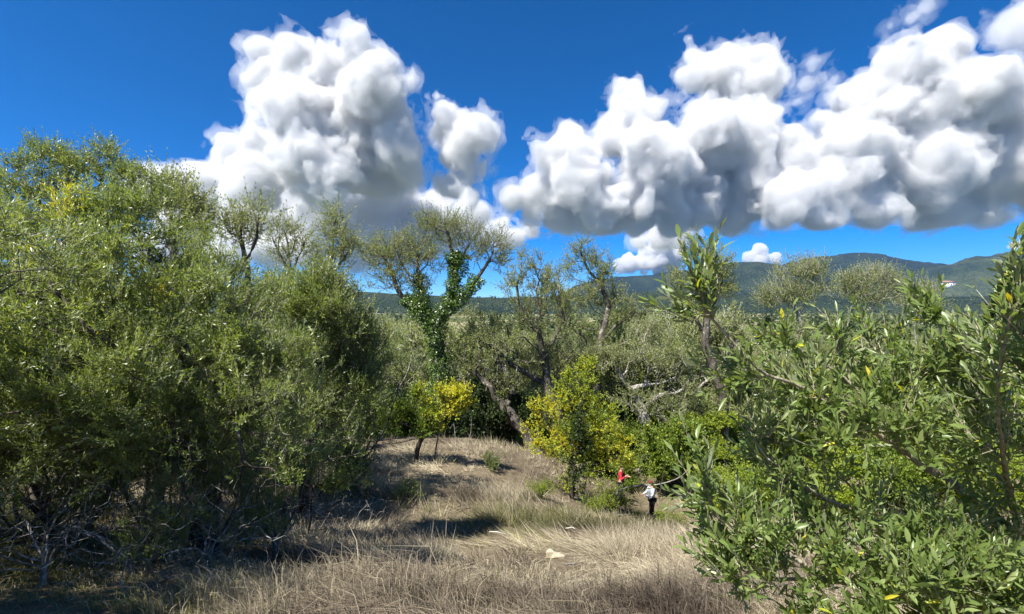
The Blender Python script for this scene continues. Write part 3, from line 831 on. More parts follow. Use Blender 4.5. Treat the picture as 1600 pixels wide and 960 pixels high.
# bushy olives that close the wall of leaves at the left, copies of one
def bushy():
    rs = np.random.RandomState(210)
    X = lambda x, z, y=0.0: (800 + x, 480 - z, y)
    limbs = [[X(0, 0.4), X(0.1, 0.9)]] + [[X(0.1, 0.5), X(math.cos(a) * 0.7, 1.6, math.sin(a) * 0.7), X(math.cos(a) * 1.1, 2.8, math.sin(a) * 1.1)] for a in (0.3, 1.6, 2.9, 4.2, 5.4)]
    crown = [(800 + math.cos(a) * q, 480 - z, rs.uniform(0.6, 0.95), rs.uniform(0.5, 0.8), math.sin(a) * q) for a, q, z in zip(rs.uniform(0, 6.28, 13), rs.uniform(0.2, 1.3, 13), rs.uniform(1.0, 4.2, 13))]
    e, sk = make_tree('olive_tree', 'x', 'tree', F, (0, F, 0), limbs, crown, 430, 211, 0.09, 0.004, step=0.22, leaf_m=M['olive_near'], wood=M['bark'], bf=0.3, shell=1.5, depth=1.0, group='bushy olives closing the wall of leaves',
                      shoots_per=8, m=6, slen=0.24, leaf=(0.066, 0.018), spread=0.12, stem=0.0024, up=0.5, jit=0.55, gap=0.08, turn=spots([], 0.0), stem_mat=M['bark_pale'])
    put = [(250, 8.2, 0.95, 0.2, 'bushy olive hidden behind the dark trunk of the near olive'), (385, 9.6, 1.05, 1.7, 'bushy olive filling the gap behind the near olive and the feathery one'), (60, 6.6, 0.95, 2.6, 'bushy olive behind the lowest leaves at the very edge'),
           (560, 12.5, 1.0, 3.9, 'bushy olive behind the tips of the feathery olive'), (-330, 4.1, 0.72, 5.0, 'bushy olive just past the edge, shading the bank'), (-776, 2.0, 0.62, 2.0, 'olive brush beside the path, outside the view, shading the near grass'), (150, 11, 1.15, 4.4, 'bushy olive under the dark ragged-topped tree'), (470, 14, 1.15, 0.9, 'bushy olive under the thin skyline trees'), (140, 5.6, 0.5, 0.7, 'low olive brush on the dark bank at the foot of the near tree'), (30, 4.6, 0.42, 2.2, 'low olive brush in the bottom corner of the bank'),
           (400, 7.6, 0.5, 3.3, 'low olive brush under the feathery olive, beside the grass'), (225, 6.6, 0.48, 5.2, 'low olive brush round the dark trunk'), (500, 10.5, 0.55, 4.1, 'low olive brush behind the trunk of the feathery olive'), (320, 8.4, 0.6, 1.2, 'low olive brush in the deep shade behind the dark trunk'),
           (340, 5.3, 0.46, 2.9, 'low olive brush in front of the dark trunk'), (255, 4.9, 0.40, 0.4, 'low olive brush at the near side of the dark bank'), (90, 5.2, 0.55, 4.7, 'low olive brush under the lowest boughs by the edge'), (430, 6.4, 0.42, 5.9, 'low olive brush at the open end of the bank'), (-312, 2.9, 0.72, 3.7, 'olive brush at the edge of the view shading the corner'), (-620, 3.0, 0.5, 1.1, 'olive tree beyond the edge of the view, beside the path')]
    for k, (px, d, sc, rz, lb) in enumerate(put):
        b = on_ground(px, d); b[2] -= 0.05
        if k == 0: e.location = tuple(b); e.rotation_euler = (0, 0, rz); e.scale = (sc,) * 3; e['label'] = lb
        else: copy_thing(e, b, rz, sc, lb)
bushy()

grey = dict(leaf_m=M['olive_grey'], wood=M['bark'], step=0.45)
def skyline(label, d, base, limbs, crown, tips, seed, r, sh=5):
    return make_tree('olive_tree', label, 'tree', d, base, limbs, crown, tips, seed, r, 0.008, group='thin olive trees on the skyline', bf=0.5, shell=1.4,
                     shoots_per=sh * 1.2, m=6, slen=0.55, leaf=(0.11, 0.032), spread=0.5, stem=0.006, up=0.4, jit=0.6, gap=0.15, **grey)
skyline('thin olive crown on the skyline above the near olive tree', 15, (275, 15), [[(272, 500), (270, 400), (268, 330), (275, 300)], [(270, 380), (240, 330)], [(270, 370), (305, 320)]],
        [(272, 300, 26, 22), (245, 320, 22, 18), (305, 318, 20, 22), (285, 340, 30, 20), (320, 350, 14, 18)], 110, 111, 0.12)
skyline('small open olive crown leaning off the near tree into the grey cloud', 16, (390, 16), [[(392, 520), (385, 420), (375, 370), (380, 345)], [(384, 410), (400, 370), (405, 345)]],
        [(372, 340, 18, 16), (400, 338, 14, 16), (388, 362, 26, 14), (350, 360, 12, 14)], 70, 113, 0.10, 4)
skyline('sparse bare-limbed olive with an airy round top against the grey cloud', 19, (455, 19), [[(455, 560), (456, 470), (454, 420), (450, 380)], [(455, 430), (432, 390), (425, 372)], [(455, 425), (475, 385)]],
        [(450, 365, 22, 18), (428, 378, 14, 16), (475, 375, 12, 16), (450, 395, 32, 14)], 90, 115, 0.11, 3)
skyline('slender upright olive top standing alone against the pale cloud', 19, (522, 19), [[(522, 560), (520, 460), (518, 400), (522, 345)], [(520, 430), (545, 390), (550, 375)]],
        [(521, 340, 12, 18), (520, 368, 14, 18), (547, 380, 14, 14), (525, 400, 24, 18), (495, 410, 14, 14)], 95, 117, 0.11, 5)

# the tree wrapped in ivy
def ivy_on(e, sk, rs, n, rmin, thick, mat, zmax, leaf=(0.11, 0.10), region=None):
    ids = np.array([i for i in range(1, sk.n) if sk.r[i] > rmin and sk.p[i, 2] < zmax])
    if region is not None: ids = ids[region(sk.p[ids])]
    seg = np.linalg.norm(sk.p[ids] - sk.p[sk.par[ids]], axis=1)
    i = rs.choice(ids, n, p=seg / seg.sum())
    t = rs.rand(n, 1); c = sk.p[sk.par[i]] * (1 - t) + sk.p[i] * t
    ax = nrm(sk.p[i] - sk.p[sk.par[i]])
    o = nrm(np.cross(ax, rs.normal(size=(n, 3))))
    clump = np.clip(fbm(c * 1.6 + o * 0.5, 3, 8) * 2.4 - 0.5, 0.05, 1.5)
    pos = c + o * (sk.r[i] * 0.9 + thick * clump * rs.rand(n) ** 0.6)[:, None]
    ld = nrm(o * 0.5 + rs.normal(size=(n, 3)) * 0.6 + np.array([0, 0, -0.35]))
    un = o + np.array([0, 0, 0.6]) + rs.normal(size=(n, 3)) * 0.4
    v, f, per = leaves_arrays(pos, ld, un, leaf[0] * rs.uniform(0.6, 1.3, n), leaf[1] * rs.uniform(0.6, 1.2, n), RHOMB, rs)
    rnd = np.clip(0.5 * fbm(pos * 1.1, 2, 4) + 0.55 * rs.rand(n) - 0.05, 0, 1)
    org = np.array(e.location)
    me = mesh_np('ivy', v - org, f, None, mat, False, {'rnd': np.repeat(rnd, per), 'turn': np.zeros(len(v))})
    o_ = link('ivy', me, e); tag(o_, 'dark green ivy wrapped round the wood', kind='stuff')
    TRIS[0] += len(f)

e, sk = make_tree('olive_tree', 'tall forked tree wrapped in dark green ivy above the small yellow tree', 'tree', 24, (692, 24),
          [[(690, 600), (684, 545), (678, 512)],
           [(680, 520), (660, 490), (640, 472), (622, 455), (612, 425), (600, 400)],
           [(660, 490), (655, 450), (652, 420), (655, 395)],
           [(679, 515), (694, 485), (706, 455), (711, 425), (708, 395), (700, 365), (690, 350)],
           [(700, 475), (728, 458), (748, 432), (765, 405), (772, 382)],
           [(710, 420), (725, 395), (735, 375)]],
          [(598, 395, 36, 28), (640, 385, 36, 24), (612, 432, 44, 26), (685, 352, 40, 24), (718, 368, 40, 28), (745, 390, 24, 22), (772, 382, 22, 26), (780, 405, 14, 22), (665, 400, 34, 30, 0, 0.9), (650, 435, 30, 20, 0, 0.7), (580, 400, 16, 20), (672, 350, 16, 14)],
          450, 121, 0.32, 0.0095, bf=0.45, shell=1.4,
          shoots_per=5.5, m=5, slen=0.55, leaf=(0.11, 0.033), spread=0.4, stem=0.008, up=0.3, jit=0.6, gap=0.15, **grey)
ivy_on(e, sk, np.random.RandomState(5), 20000, 0.06, 0.44, M['ivy'], 2.9, (0.095, 0.08), lambda q: (800 + q[:, 0] / q[:, 1] * F > 628 + 0.0 * q[:, 0]) & ((480 - q[:, 2] / q[:, 1] * F > 425) | (800 + q[:, 0] / q[:, 1] * F > 672)) & (800 + q[:, 0] / q[:, 1] * F < 752))

# the twisted olives of the middle slope
make_tree('olive_tree', 'dark leaning olive trunk reaching over the shaded thicket beside the yellow tree', 'tree', 24.5, (838, 24.5),
          [[(826, 690), (808, 660), (790, 638), (772, 622), (745, 606), (718, 592)], [(772, 622), (762, 600), (740, 580), (722, 560)], [(790, 638), (800, 610), (790, 580), (770, 560)], [(745, 606), (765, 590), (800, 592)]],
          [(735, 570, 30, 22), (770, 555, 30, 24), (712, 590, 14, 14), (790, 600, 24, 18), (750, 530, 40, 20)], 150, 123, 0.30, 0.013, bf=0.3, shell=1.3, wig=0.4, bow=0.25,
          bare=[(760, 580, 60, 30), (800, 560, 40, 40)], bare_tips=50,
          shoots_per=4.5, m=5, slen=0.42, leaf=(0.12, 0.036), spread=0.2, stem=0.008, up=0.3, jit=0.6, gap=0.2, step=0.4, leaf_m=M['olive_grey'], wood=M['bark'])
make_tree('olive_tree', 'broad twisted grey olive with crooked limbs rising behind the yellow tree', 'tree', 27, (868, 27),
          [[(872, 660), (862, 620), (856, 595), (850, 560), (842, 520), (842, 480), (834, 440)], [(858, 600), (830, 588), (800, 570), (765, 540), (738, 522), (706, 500)],
           [(856, 595), (880, 570), (905, 545)], [(850, 555), (866, 530), (880, 500), (872, 460)], [(842, 520), (815, 490), (808, 450), (815, 420)]],
          [(825, 415, 28, 24), (850, 430, 36, 24), (805, 450, 30, 30), (855, 470, 50, 34), (880, 510, 40, 32), (815, 500, 46, 36), (765, 520, 50, 26), (735, 500, 30, 22), (870, 560, 40, 30), (810, 560, 40, 26), (905, 560, 30, 26)],
          400, 125, 0.34, 0.012, bf=0.35, shell=1.4, wig=0.32, bow=0.22, bare=[(820, 540, 90, 70), (760, 530, 70, 40)], bare_tips=130,
          shoots_per=5.5, m=5, slen=0.46, leaf=(0.13, 0.038), spread=0.22, stem=0.008, up=0.35, jit=0.6, gap=0.15, **grey)
make_tree('olive_tree', 'tall olive with a bent slim trunk and tufted top right of the twisted olive', 'tree', 29, (938, 29),
          [[(932, 600), (936, 545), (946, 505), (950, 475), (936, 445), (918, 420), (908, 395)], [(950, 480), (930, 515), (890, 505), (868, 488), (845, 452)], [(940, 530), (975, 500), (1005, 490), (1040, 482)], [(946, 500), (958, 465), (955, 430)]],
          [(905, 392, 24, 18), (925, 405, 30, 22), (942, 420, 20, 26), (890, 420, 14, 20), (930, 440, 30, 18), (960, 470, 30, 30), (900, 470, 40, 26), (985, 490, 40, 26), (950, 540, 50, 32), (860, 450, 26, 20)],
          330, 127, 0.30, 0.012, bf=0.4, shell=1.4, wig=0.3, bow=0.2,
          shoots_per=6.5, m=5, slen=0.46, leaf=(0.13, 0.038), spread=0.22, stem=0.008, up=0.35, jit=0.6, gap=0.15, **grey)
make_tree('olive_tree', 'slim dark-trunked olive standing behind the high near olive shoot', 'tree', 28, (1132, 28),
          [[(1132, 660), (1126, 610), (1112, 570), (1102, 530), (1104, 490), (1090, 440), (1085, 395)], [(1104, 500), (1125, 450), (1130, 415)], [(1100, 520), (1070, 470), (1055, 450)]],
          [(1085, 385, 22, 22), (1105, 400, 20, 20), (1130, 415, 22, 24), (1060, 440, 24, 28), (1100, 440, 36, 28), (1135, 450, 20, 20), (1075, 480, 34, 18)],
          230, 129, 0.24, 0.011, bf=0.45, shell=1.4, wig=0.3,
          shoots_per=8, m=5, slen=0.42, leaf=(0.12, 0.038), spread=0.2, stem=0.007, up=0.35, jit=0.6, gap=0.15, **grey)
make_tree('olive_tree', 'gnarled pale olive with bare crooked limbs in the grove beyond the two people', 'tree', 27, (1010, 27.5),
          [[(1010, 690), (1005, 650), (995, 620), (985, 600)], [(990, 605), (1020, 600), (1055, 590), (1065, 580)], [(995, 620), (970, 590), (960, 560)], [(1000, 640), (1040, 615), (1070, 620)]],
          [(1000, 560, 50, 30), (1050, 560, 40, 30), (960, 560, 36, 30), (1070, 600, 36, 26), (1020, 520, 40, 22), (1000, 620, 50, 30), (1050, 640, 40, 30)], 330, 131, 0.34, 0.012, bf=0.3, shell=1.3, wig=0.35, bow=0.25,
          bare=[(1010, 590, 70, 40), (1060, 600, 50, 30)], bare_tips=90,
          shoots_per=6, m=5, slen=0.42, leaf=(0.125, 0.04), spread=0.2, stem=0.008, up=0.3, jit=0.6, gap=0.15, leaf_m=M['olive_grey'], wood=M['bark_pale'], step=0.42)
def farther(label, d, base, limbs, crown, tips, seed, r):
    return make_tree('olive_tree', label, 'tree', d, base, limbs, crown, tips, seed, r, 0.018, bf=0.45, shell=1.6, shoots_per=6.5, m=5, slen=0.85, leaf=(0.16, 0.055), spread=0.9, stem=0.012,
                     up=0.35, jit=0.6, gap=0.12, leaf_m=M['olive_grey'], wood=M['bark_pale'], step=0.7, wig=0.25)
farther('rounded pale olive crown against the big dark hill', 40, (1255, 40), [[(1256, 560), (1250, 500), (1242, 470), (1245, 440)], [(1250, 490), (1268, 455), (1272, 430)], [(1248, 490), (1222, 460)]],
        [(1245, 425, 30, 18), (1270, 425, 18, 18), (1215, 460, 22, 14), (1285, 450, 14, 12), (1245, 460, 34, 16), (1200, 470, 14, 16)], 230, 141, 0.13)
farther('wide low-topped olive crown below the dip in the far ridge', 44, (1360, 44), [[(1358, 560), (1352, 500), (1350, 465)], [(1352, 490), (1385, 450)], [(1352, 490), (1325, 450)]],
        [(1350, 435, 32, 14), (1380, 432, 26, 14), (1325, 445, 18, 14), (1355, 460, 46, 18), (1400, 455, 16, 16)], 240, 143, 0.13)
farther('small olive crown between the wide crown and the white house', 50, (1432, 50), [[(1432, 560), (1430, 500), (1430, 470)], [(1430, 490), (1450, 465)]],
        [(1430, 452, 24, 12), (1452, 460, 14, 12), (1415, 470, 20, 14), (1440, 485, 30, 16)], 130, 145, 0.11)

# trees in autumn colour
make_tree('autumn_tree', 'yellow and green tree with an ivy-dark trunk standing before the two people', 'tree', 17.5, (893, 17.5),
          [[(893, 740), (898, 700), (905, 660), (912, 620), (918, 590)], [(896, 720), (870, 680), (850, 650), (845, 630)], [(898, 700), (930, 680), (955, 650), (960, 630)], [(905, 660), (890, 620), (885, 600)], [(894, 735), (950, 720), (980, 700)]],
          [(915, 600, 32, 36), (890, 615, 34, 34), (860, 640, 36, 32), (845, 680, 36, 36), (880, 690, 34, 36), (925, 650, 30, 40), (955, 660, 30, 36), (965, 700, 34, 36), (930, 710, 36, 30), (985, 715, 16, 22), (920, 570, 18, 16), (905, 745, 40, 22)],
          360, 151, 0.10, 0.006, bf=0.35, shell=1.5, step=0.32, leaf_m=M['bright'], wood=M['bark_dark'], tmpl=OVAL,
          shoots_per=5.5, m=4, slen=0.26, leaf=(0.08, 0.05), spread=0.15, stem=0.004, up=0.2, jit=0.7, gap=0.2, turn=spots([(845, 690, 56, 1.0), (850, 640, 36, 0.8), (960, 680, 40, 0.6), (950, 650, 20, 0.6), (985, 715, 20, 0.7), (870, 680, 70, 0.75), (955, 690, 50, 0.7)], 0.3))
e, sk = make_tree('ivy_clump', 'dark ivy column climbing through the yellow and green tree', 'ivy', 17.2, (897, 17.2),
          [[(893, 770), (895, 740), (902, 700), (908, 665), (905, 640)]], [(905, 650, 10, 16), (905, 690, 14, 24), (897, 740, 10, 24)], 30, 153, 0.07, 0.01, step=0.3, leaf_m=M['dark'], wood=M['bark_dark'],
          shoots_per=11, m=4, slen=0.22, leaf=(0.08, 0.07), spread=0.45, up=0.2, jit=0.8, crown_name='foliage')
make_tree('autumn_tree', 'small leaning tree with a bright yellow crown under the ivy-clad tree', 'tree', 16.5, (644, 16.5),
          [[(652, 705), (662, 680), (668, 660), (680, 640)], [(664, 676), (640, 650), (625, 635)], [(668, 660), (695, 630), (715, 620)]],
          [(690, 615, 32, 18), (715, 610, 20, 14), (700, 640, 32, 18), (725, 628, 18, 16), (660, 645, 30, 24), (630, 650, 26, 24), (665, 670, 34, 14), (610, 660, 20, 26), (650, 615, 18, 16)],
          240, 155, 0.085, 0.006, bf=0.35, shell=1.5, step=0.3, leaf_m=M['green'], wood=M['bark_dark'], tmpl=OVAL,
          shoots_per=5.5, m=4, slen=0.24, leaf=(0.08, 0.05), spread=0.15, stem=0.004, up=0.2, jit=0.7, gap=0.2, turn=spots([(700, 618, 46, 1.0), (708, 640, 34, 0.95), (670, 610, 18, 0.4), (735, 625, 16, 0.5)], 0.02))
# ------------------------------------------------------------------ the grove, thickets and far woods
def proto_tree(name, cat, seed, h, wide, leaf_m, wood, tips, sh, leaf, group, tmpl=RHOMB, low=0.35, gap=0.1, slen=0.55, m=5, turn=None, stem=0.012):
    """A tree of height h metres grown about its own base, to be copied."""
    rs = np.random.RandomState(seed)
    X = lambda x, z, y=0.0: (800 + x, 480 - z, y)
    lean = rs.uniform(-0.6, 0.6)
    fork = h * rs.uniform(0.22, 0.34)
    limbs = [[X(lean * 0.4, fork * 0.5), X(lean, fork)]]
    for k in range(4):
        a = rs.uniform(0, 6.28)
        limbs.append([X(lean, fork), X(lean + math.cos(a) * wide * 0.25, h * 0.55, math.sin(a) * wide * 0.25), X(lean + math.cos(a) * wide * 0.38, h * 0.82, math.sin(a) * wide * 0.38)])
    crown = []
    for k in range(9):
        a = rs.uniform(0, 6.28); q = rs.uniform(0.1, 0.75) * wide * 0.55; z = rs.uniform(low + 0.1, 0.86) * h
        crown.append((800 + math.cos(a) * q, 480 - z, wide * rs.uniform(0.16, 0.3), h * rs.uniform(0.09, 0.15), math.sin(a) * q))
    e, sk = make_tree(name, 'x', cat, F, (0, F, 0), limbs, crown, tips, seed, h * 0.03, 0.016, step=h * 0.055, leaf_m=leaf_m, wood=wood, group=group, bf=0.4, shell=1.5, wig=0.28, bow=0.2, depth=1.0,
                      shoots_per=sh, m=m, slen=slen, leaf=leaf, spread=0.25, stem=stem, up=0.35, jit=0.65, gap=gap, tmpl=tmpl, turn=turn)
    return e

def proto_bush(name, cat, seed, h, wide, leaf_m, wood, tips, sh, leaf, group, tmpl=OVAL, slen=0.4, m=4, gap=0.1, turn=None):
    rs = np.random.RandomState(seed)
    X = lambda x, z, y=0.0: (800 + x, 480 - z, y)
    limbs = [[X(0, h * 0.1), X(0.05 * wide, h * 0.3)]]
    for k in range(5):
        a = rs.uniform(0, 6.28)
        limbs.append([X(0, 0.05 * h), X(math.cos(a) * wide * 0.2, h * 0.4, math.sin(a) * wide * 0.2), X(math.cos(a) * wide * 0.35, h * 0.7, math.sin(a) * wide * 0.35)])
    crown = []
    for k in range(9):
        a = rs.uniform(0, 6.28); q = rs.uniform(0.0, 0.75) * wide * 0.5; z = rs.uniform(0.2, 0.8) * h
        crown.append((800 + math.cos(a) * q, 480 - z, wide * rs.uniform(0.15, 0.25), h * rs.uniform(0.12, 0.2), math.sin(a) * q))
    e, sk = make_tree(name, 'x', cat, F, (0, F, 0), limbs, crown, tips, seed, h * 0.02, 0.006, step=max(0.12, h * 0.08), leaf_m=leaf_m, wood=wood, group=group, bf=0.3, shell=1.4, wig=0.25, depth=1.0,
                      shoots_per=sh, m=m, slen=slen, leaf=leaf, spread=0.2, up=0.3, jit=0.7, gap=gap, tmpl=tmpl, turn=turn, stem=0.004)
    return e

def some_turn(p):
    return lambda pos, rs: (rs.rand(len(pos)) < p * np.clip(fbm(pos * 0.9, 2, 5) * 3 - 0.9, 0, 1.5)).astype(float)

G1 = 'olive trees of the grove below the slope'
oliv = [proto_tree('olive_tree', 'tree', 300 + k, 9.0, 8.5, M['olive_grey'], M['bark_pale'] if k % 2 else M['bark'], 320, 7, (0.19, 0.062), G1, low=0.18) for k in range(3)]
G2 = 'green trees of the grove'
gree = [proto_tree('broadleaf_tree', 'tree', 320 + k, 7.5, 8.0, M[('green', 'bright', 'green')[k]], M['bark_dark'], 300, 8, (0.19, 0.13), G2, RHOMB, 0.1, 0.05, turn=some_turn(0.05)) for k in range(2)]
G3 = 'bushes of the thicket'
bus = [proto_bush('bush', 'bush', 340 + k, 2.6, 3.6, M[('green', 'bright', 'ivy')[k]], M['bark_dark'], 190, 9.5, (0.10, 0.065), G3, RHOMB, turn=some_turn(0.04)) for k in range(3)]
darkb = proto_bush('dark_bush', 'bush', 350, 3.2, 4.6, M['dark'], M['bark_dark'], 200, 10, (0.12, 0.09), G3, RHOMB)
shr = [proto_bush('shrub', 'shrub', 360 + k, 0.9, 1.1, M[('olive_near', 'bright')[k]], M['bark_dark'], 70, 5.5, (0.04, 0.022), 'low shrubs in the dry grass', slen=0.14) for k in range(2)]
_used = set()
def plant(proto, px, d, sc, label, rs=random.Random(1), sink=0.05, rot=None):
    b = on_ground(px, d); b[2] -= sink
    rz = rs.uniform(0, 6.28) if rot is None else rot
    if proto.name not in _used:
        _used.add(proto.name)
        proto.location = tuple(b); proto.rotation_euler = (0, 0, rz); proto.scale = (sc, sc, sc); proto['label'] = label
        return proto
    return copy_thing(proto, b, rz, sc, label)

# bushes one can point to
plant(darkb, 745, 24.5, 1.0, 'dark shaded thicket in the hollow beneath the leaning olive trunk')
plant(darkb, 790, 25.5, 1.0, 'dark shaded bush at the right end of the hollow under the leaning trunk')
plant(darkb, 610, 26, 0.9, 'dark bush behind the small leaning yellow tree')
plant(gree[0], 1030, 25, 0.62, 'dense green tree right beside the two people')
plant(gree[1], 1075, 27.5, 0.60, 'dense green tree at the foot of the slim dark-trunked olive')
plant(bus[1], 1125, 21, 0.85, 'bright green bush left of the near olive shoots, beyond the clearing')
plant(bus[1], 1185, 19, 0.9, 'bright green bush seen through the left tips of the near olive shoots')
plant(bus[0], 1240, 17, 0.9, 'green bush half hidden behind the near olive shoots')
plant(bus[1], 1330, 16, 1.0, 'bright bush covered by the middle of the near olive shoots')
plant(bus[0], 1430, 14, 0.9, 'green bush glimpsed through the near olive shoots')
plant(bus[1], 1540, 13, 1.0, 'bright bush glimpsed low through the near shoots at the edge')
plant(bus[0], 905, 25, 1.3, 'bright tall bush rising behind the yellow and green tree')
plant(bus[2], 700, 27, 1.3, 'ivy-green bush around the foot of the ivy-clad tree')
plant(bus[0], 560, 22, 1.0, 'green bush under the feathery olive tree')
plant(bus[2], 545, 12.5, 0.55, 'low dark bush in the dry grass below the feathery olive')
plant(bus[0], 970, 24, 0.7, 'green bush behind the person in red')
plant(shr[0], 768, 17, 0.95, 'small dark shrub alone in the dry grass of the clearing')
plant(shr[0], 640, 12, 0.8, 'grey-green shrub in the dry grass left of the clearing')
plant(shr[1], 1048, 17.5, 1.3, 'yellow-green shrub beside the person in grey')
plant(shr[1], 845, 15, 0.9, 'low green shrub at the foot of the yellow and green tree')
plant(shr[1], 935, 16, 1.1, 'low leafy shrub in front of the person in red')
plant(shr[1], 957, 20.4, 1.5, 'leafy shrub hiding the legs of the person in red')
plant(shr[1], 996, 19.6, 0.7, 'knee-high leafy shrub between the two people')
plant(shr[0], 768, 5.4, 0.28, 'tiny green shrub in the grass at the bottom edge')

for k, (px, d, sc, lb) in enumerate([(985, 34, 1.28, 'tall open olive rising behind the gnarled pale one'), (1062, 36, 1.3, 'tall open olive between the gnarled pale one and the slim dark-trunked one'), (1188, 35, 1.22, 'tall open olive between the slim dark-trunked one and the rounded pale crown'),
                                     (778, 36, 1.2, 'tall open olive behind the leaning dark trunk'), (598, 33, 1.15, 'tall open olive between the feathery olive and the ivy-clad tree')]):
    plant(oliv[k % 3], px, d, sc, lb)
rg = random.Random(8)
lab_o = 'grey-green olive tree among the crowded crowns of the grove below the slope'
lab_g = 'green broadleaf tree among the olive crowns of the grove'
lab_b = 'leafy bush between the trunks of the grove'
spotsG = []
def free(x, y, r):
    for (a, b, c) in spotsG:
        if (a - x) ** 2 + (b - y) ** 2 < (0.5 * (r + c)) ** 2: return False
    return True
ZONES = [(430, 'behind the near left-hand olives'), (600, 'behind the feathery olive'), (680, 'between the feathery olive and the ivy-clad tree'), (760, 'just beyond the ivy-clad tree'), (850, 'beyond the leaning dark trunk'),
         (950, 'beyond the yellow and green tree'), (1050, 'beyond the two people'), (1150, 'around the slim dark-trunked olive'), (1280, 'below the rounded pale crown'), (1400, 'below the wide low-topped crown'), (9999, 'below the white house')]
RANK = ['nearest', 'second nearest', 'third nearest', 'fourth nearest', 'fifth nearest', 'sixth nearest', 'seventh nearest', 'eighth nearest', 'ninth nearest', 'tenth nearest', 'eleventh nearest', 'twelfth nearest']
SKIP = set([0,1,2,3,4,6,8,9,10,11,12,13,14,17,19,21,22,23,25,26,27,29,31,32,33,34,36,37,38,40,41,43,44,46,47,49,52,53,55,58,59,60,61,63,64,65,66,68,69,70,71,72,74,75,78,79,81,83,84,85,86,87,89,90,91,93,98,99,100,102,103,104,105,106,107,108,109,110,112,113,114,115,116,117,118,119,120,121,122,123,126,127,128,129,130,131,136,137,138,139,141,146,150,151,152,154,155,156,158,159,160,161,162,163,164,165,167,168,170,171,172,173,174,175,176,181,182,183,184,186,187,188,190,191,193,194,195,196,198,200,201,202,203,204,205,206,207,208,210,211,212,213,214,215,216,217,220,222,223,224,225,227,228,229,230,231,232,235,239,240,242,243,244,246,247,248,249,250,251,252,253,255,256,259,260,262,263,265,268,269,270,271,273,274,277,278,279,280,281,282,283,285,287,288,290,291,292,293,294,296,297,299])
PLANTED = []
def scatter(kind, proto, px, d, sc, rz):
    PLANTED.append([kind, proto, px, d, sc, rz])
n_o = 0
for k in range(5000):
    d = 29 + 150 * rg.random() ** 1.7
    px = rg.uniform(-80, 1750)
    if d < 34 and not 560 < px < 1700: continue
    x = (px - 800) / F * d
    r = 5.0 if d < 60 else 8.5
    if not free(x, d, r): continue
    spotsG.append((x, d, r))
    if px < 430 and d > 60: continue
    right = px > 1130
    kind = rg.random()
    if kind < (0.35 if right else 0.72): scatter('grey-green olive', rg.choice(oliv), px, d, rg.uniform(0.75, 1.08), rg.uniform(0, 6.28))
    else: scatter('leafy green tree', rg.choice(gree), px, d, rg.uniform(0.7, 1.0), rg.uniform(0, 6.28))
    n_o += 1
    if n_o >= 230: break
for k in range(70):
    d = rg.uniform(27, 48); px = rg.uniform(540, 1600)
    scatter('bush', rg.choice(bus), px, d, rg.uniform(0.9, 1.5), rg.uniform(0, 6.28))
_rank = {}
for k in sorted(range(len(PLANTED)), key=lambda q: PLANTED[q][3]):
    kind, proto, px, d, sc, rz = PLANTED[k]
    if k in SKIP: continue
    zone = next(t for lim, t in ZONES if px < lim)
    n = _rank[(kind, zone)] = _rank.get((kind, zone), -1) + 1
    far = 'farther back ' if n >= len(RANK) else ''
    lb = '%s in the grove, %s one %s' % (kind, RANK[min(n, len(RANK) - 1)], zone) if kind != 'bush' else 'undergrowth %s, %s one %s' % (kind, RANK[min(n, len(RANK) - 1)], zone)
    o = plant(proto, px, d, sc, lb, rot=rz)
    PLANTED[k].append(o.name)
plant(gree[1], 1520, 46, 1.25, 'wide yellow-green tree spreading below the white house')
plant(gree[0], 1580, 42, 1.2, 'big dark green tree at the edge below the hill')

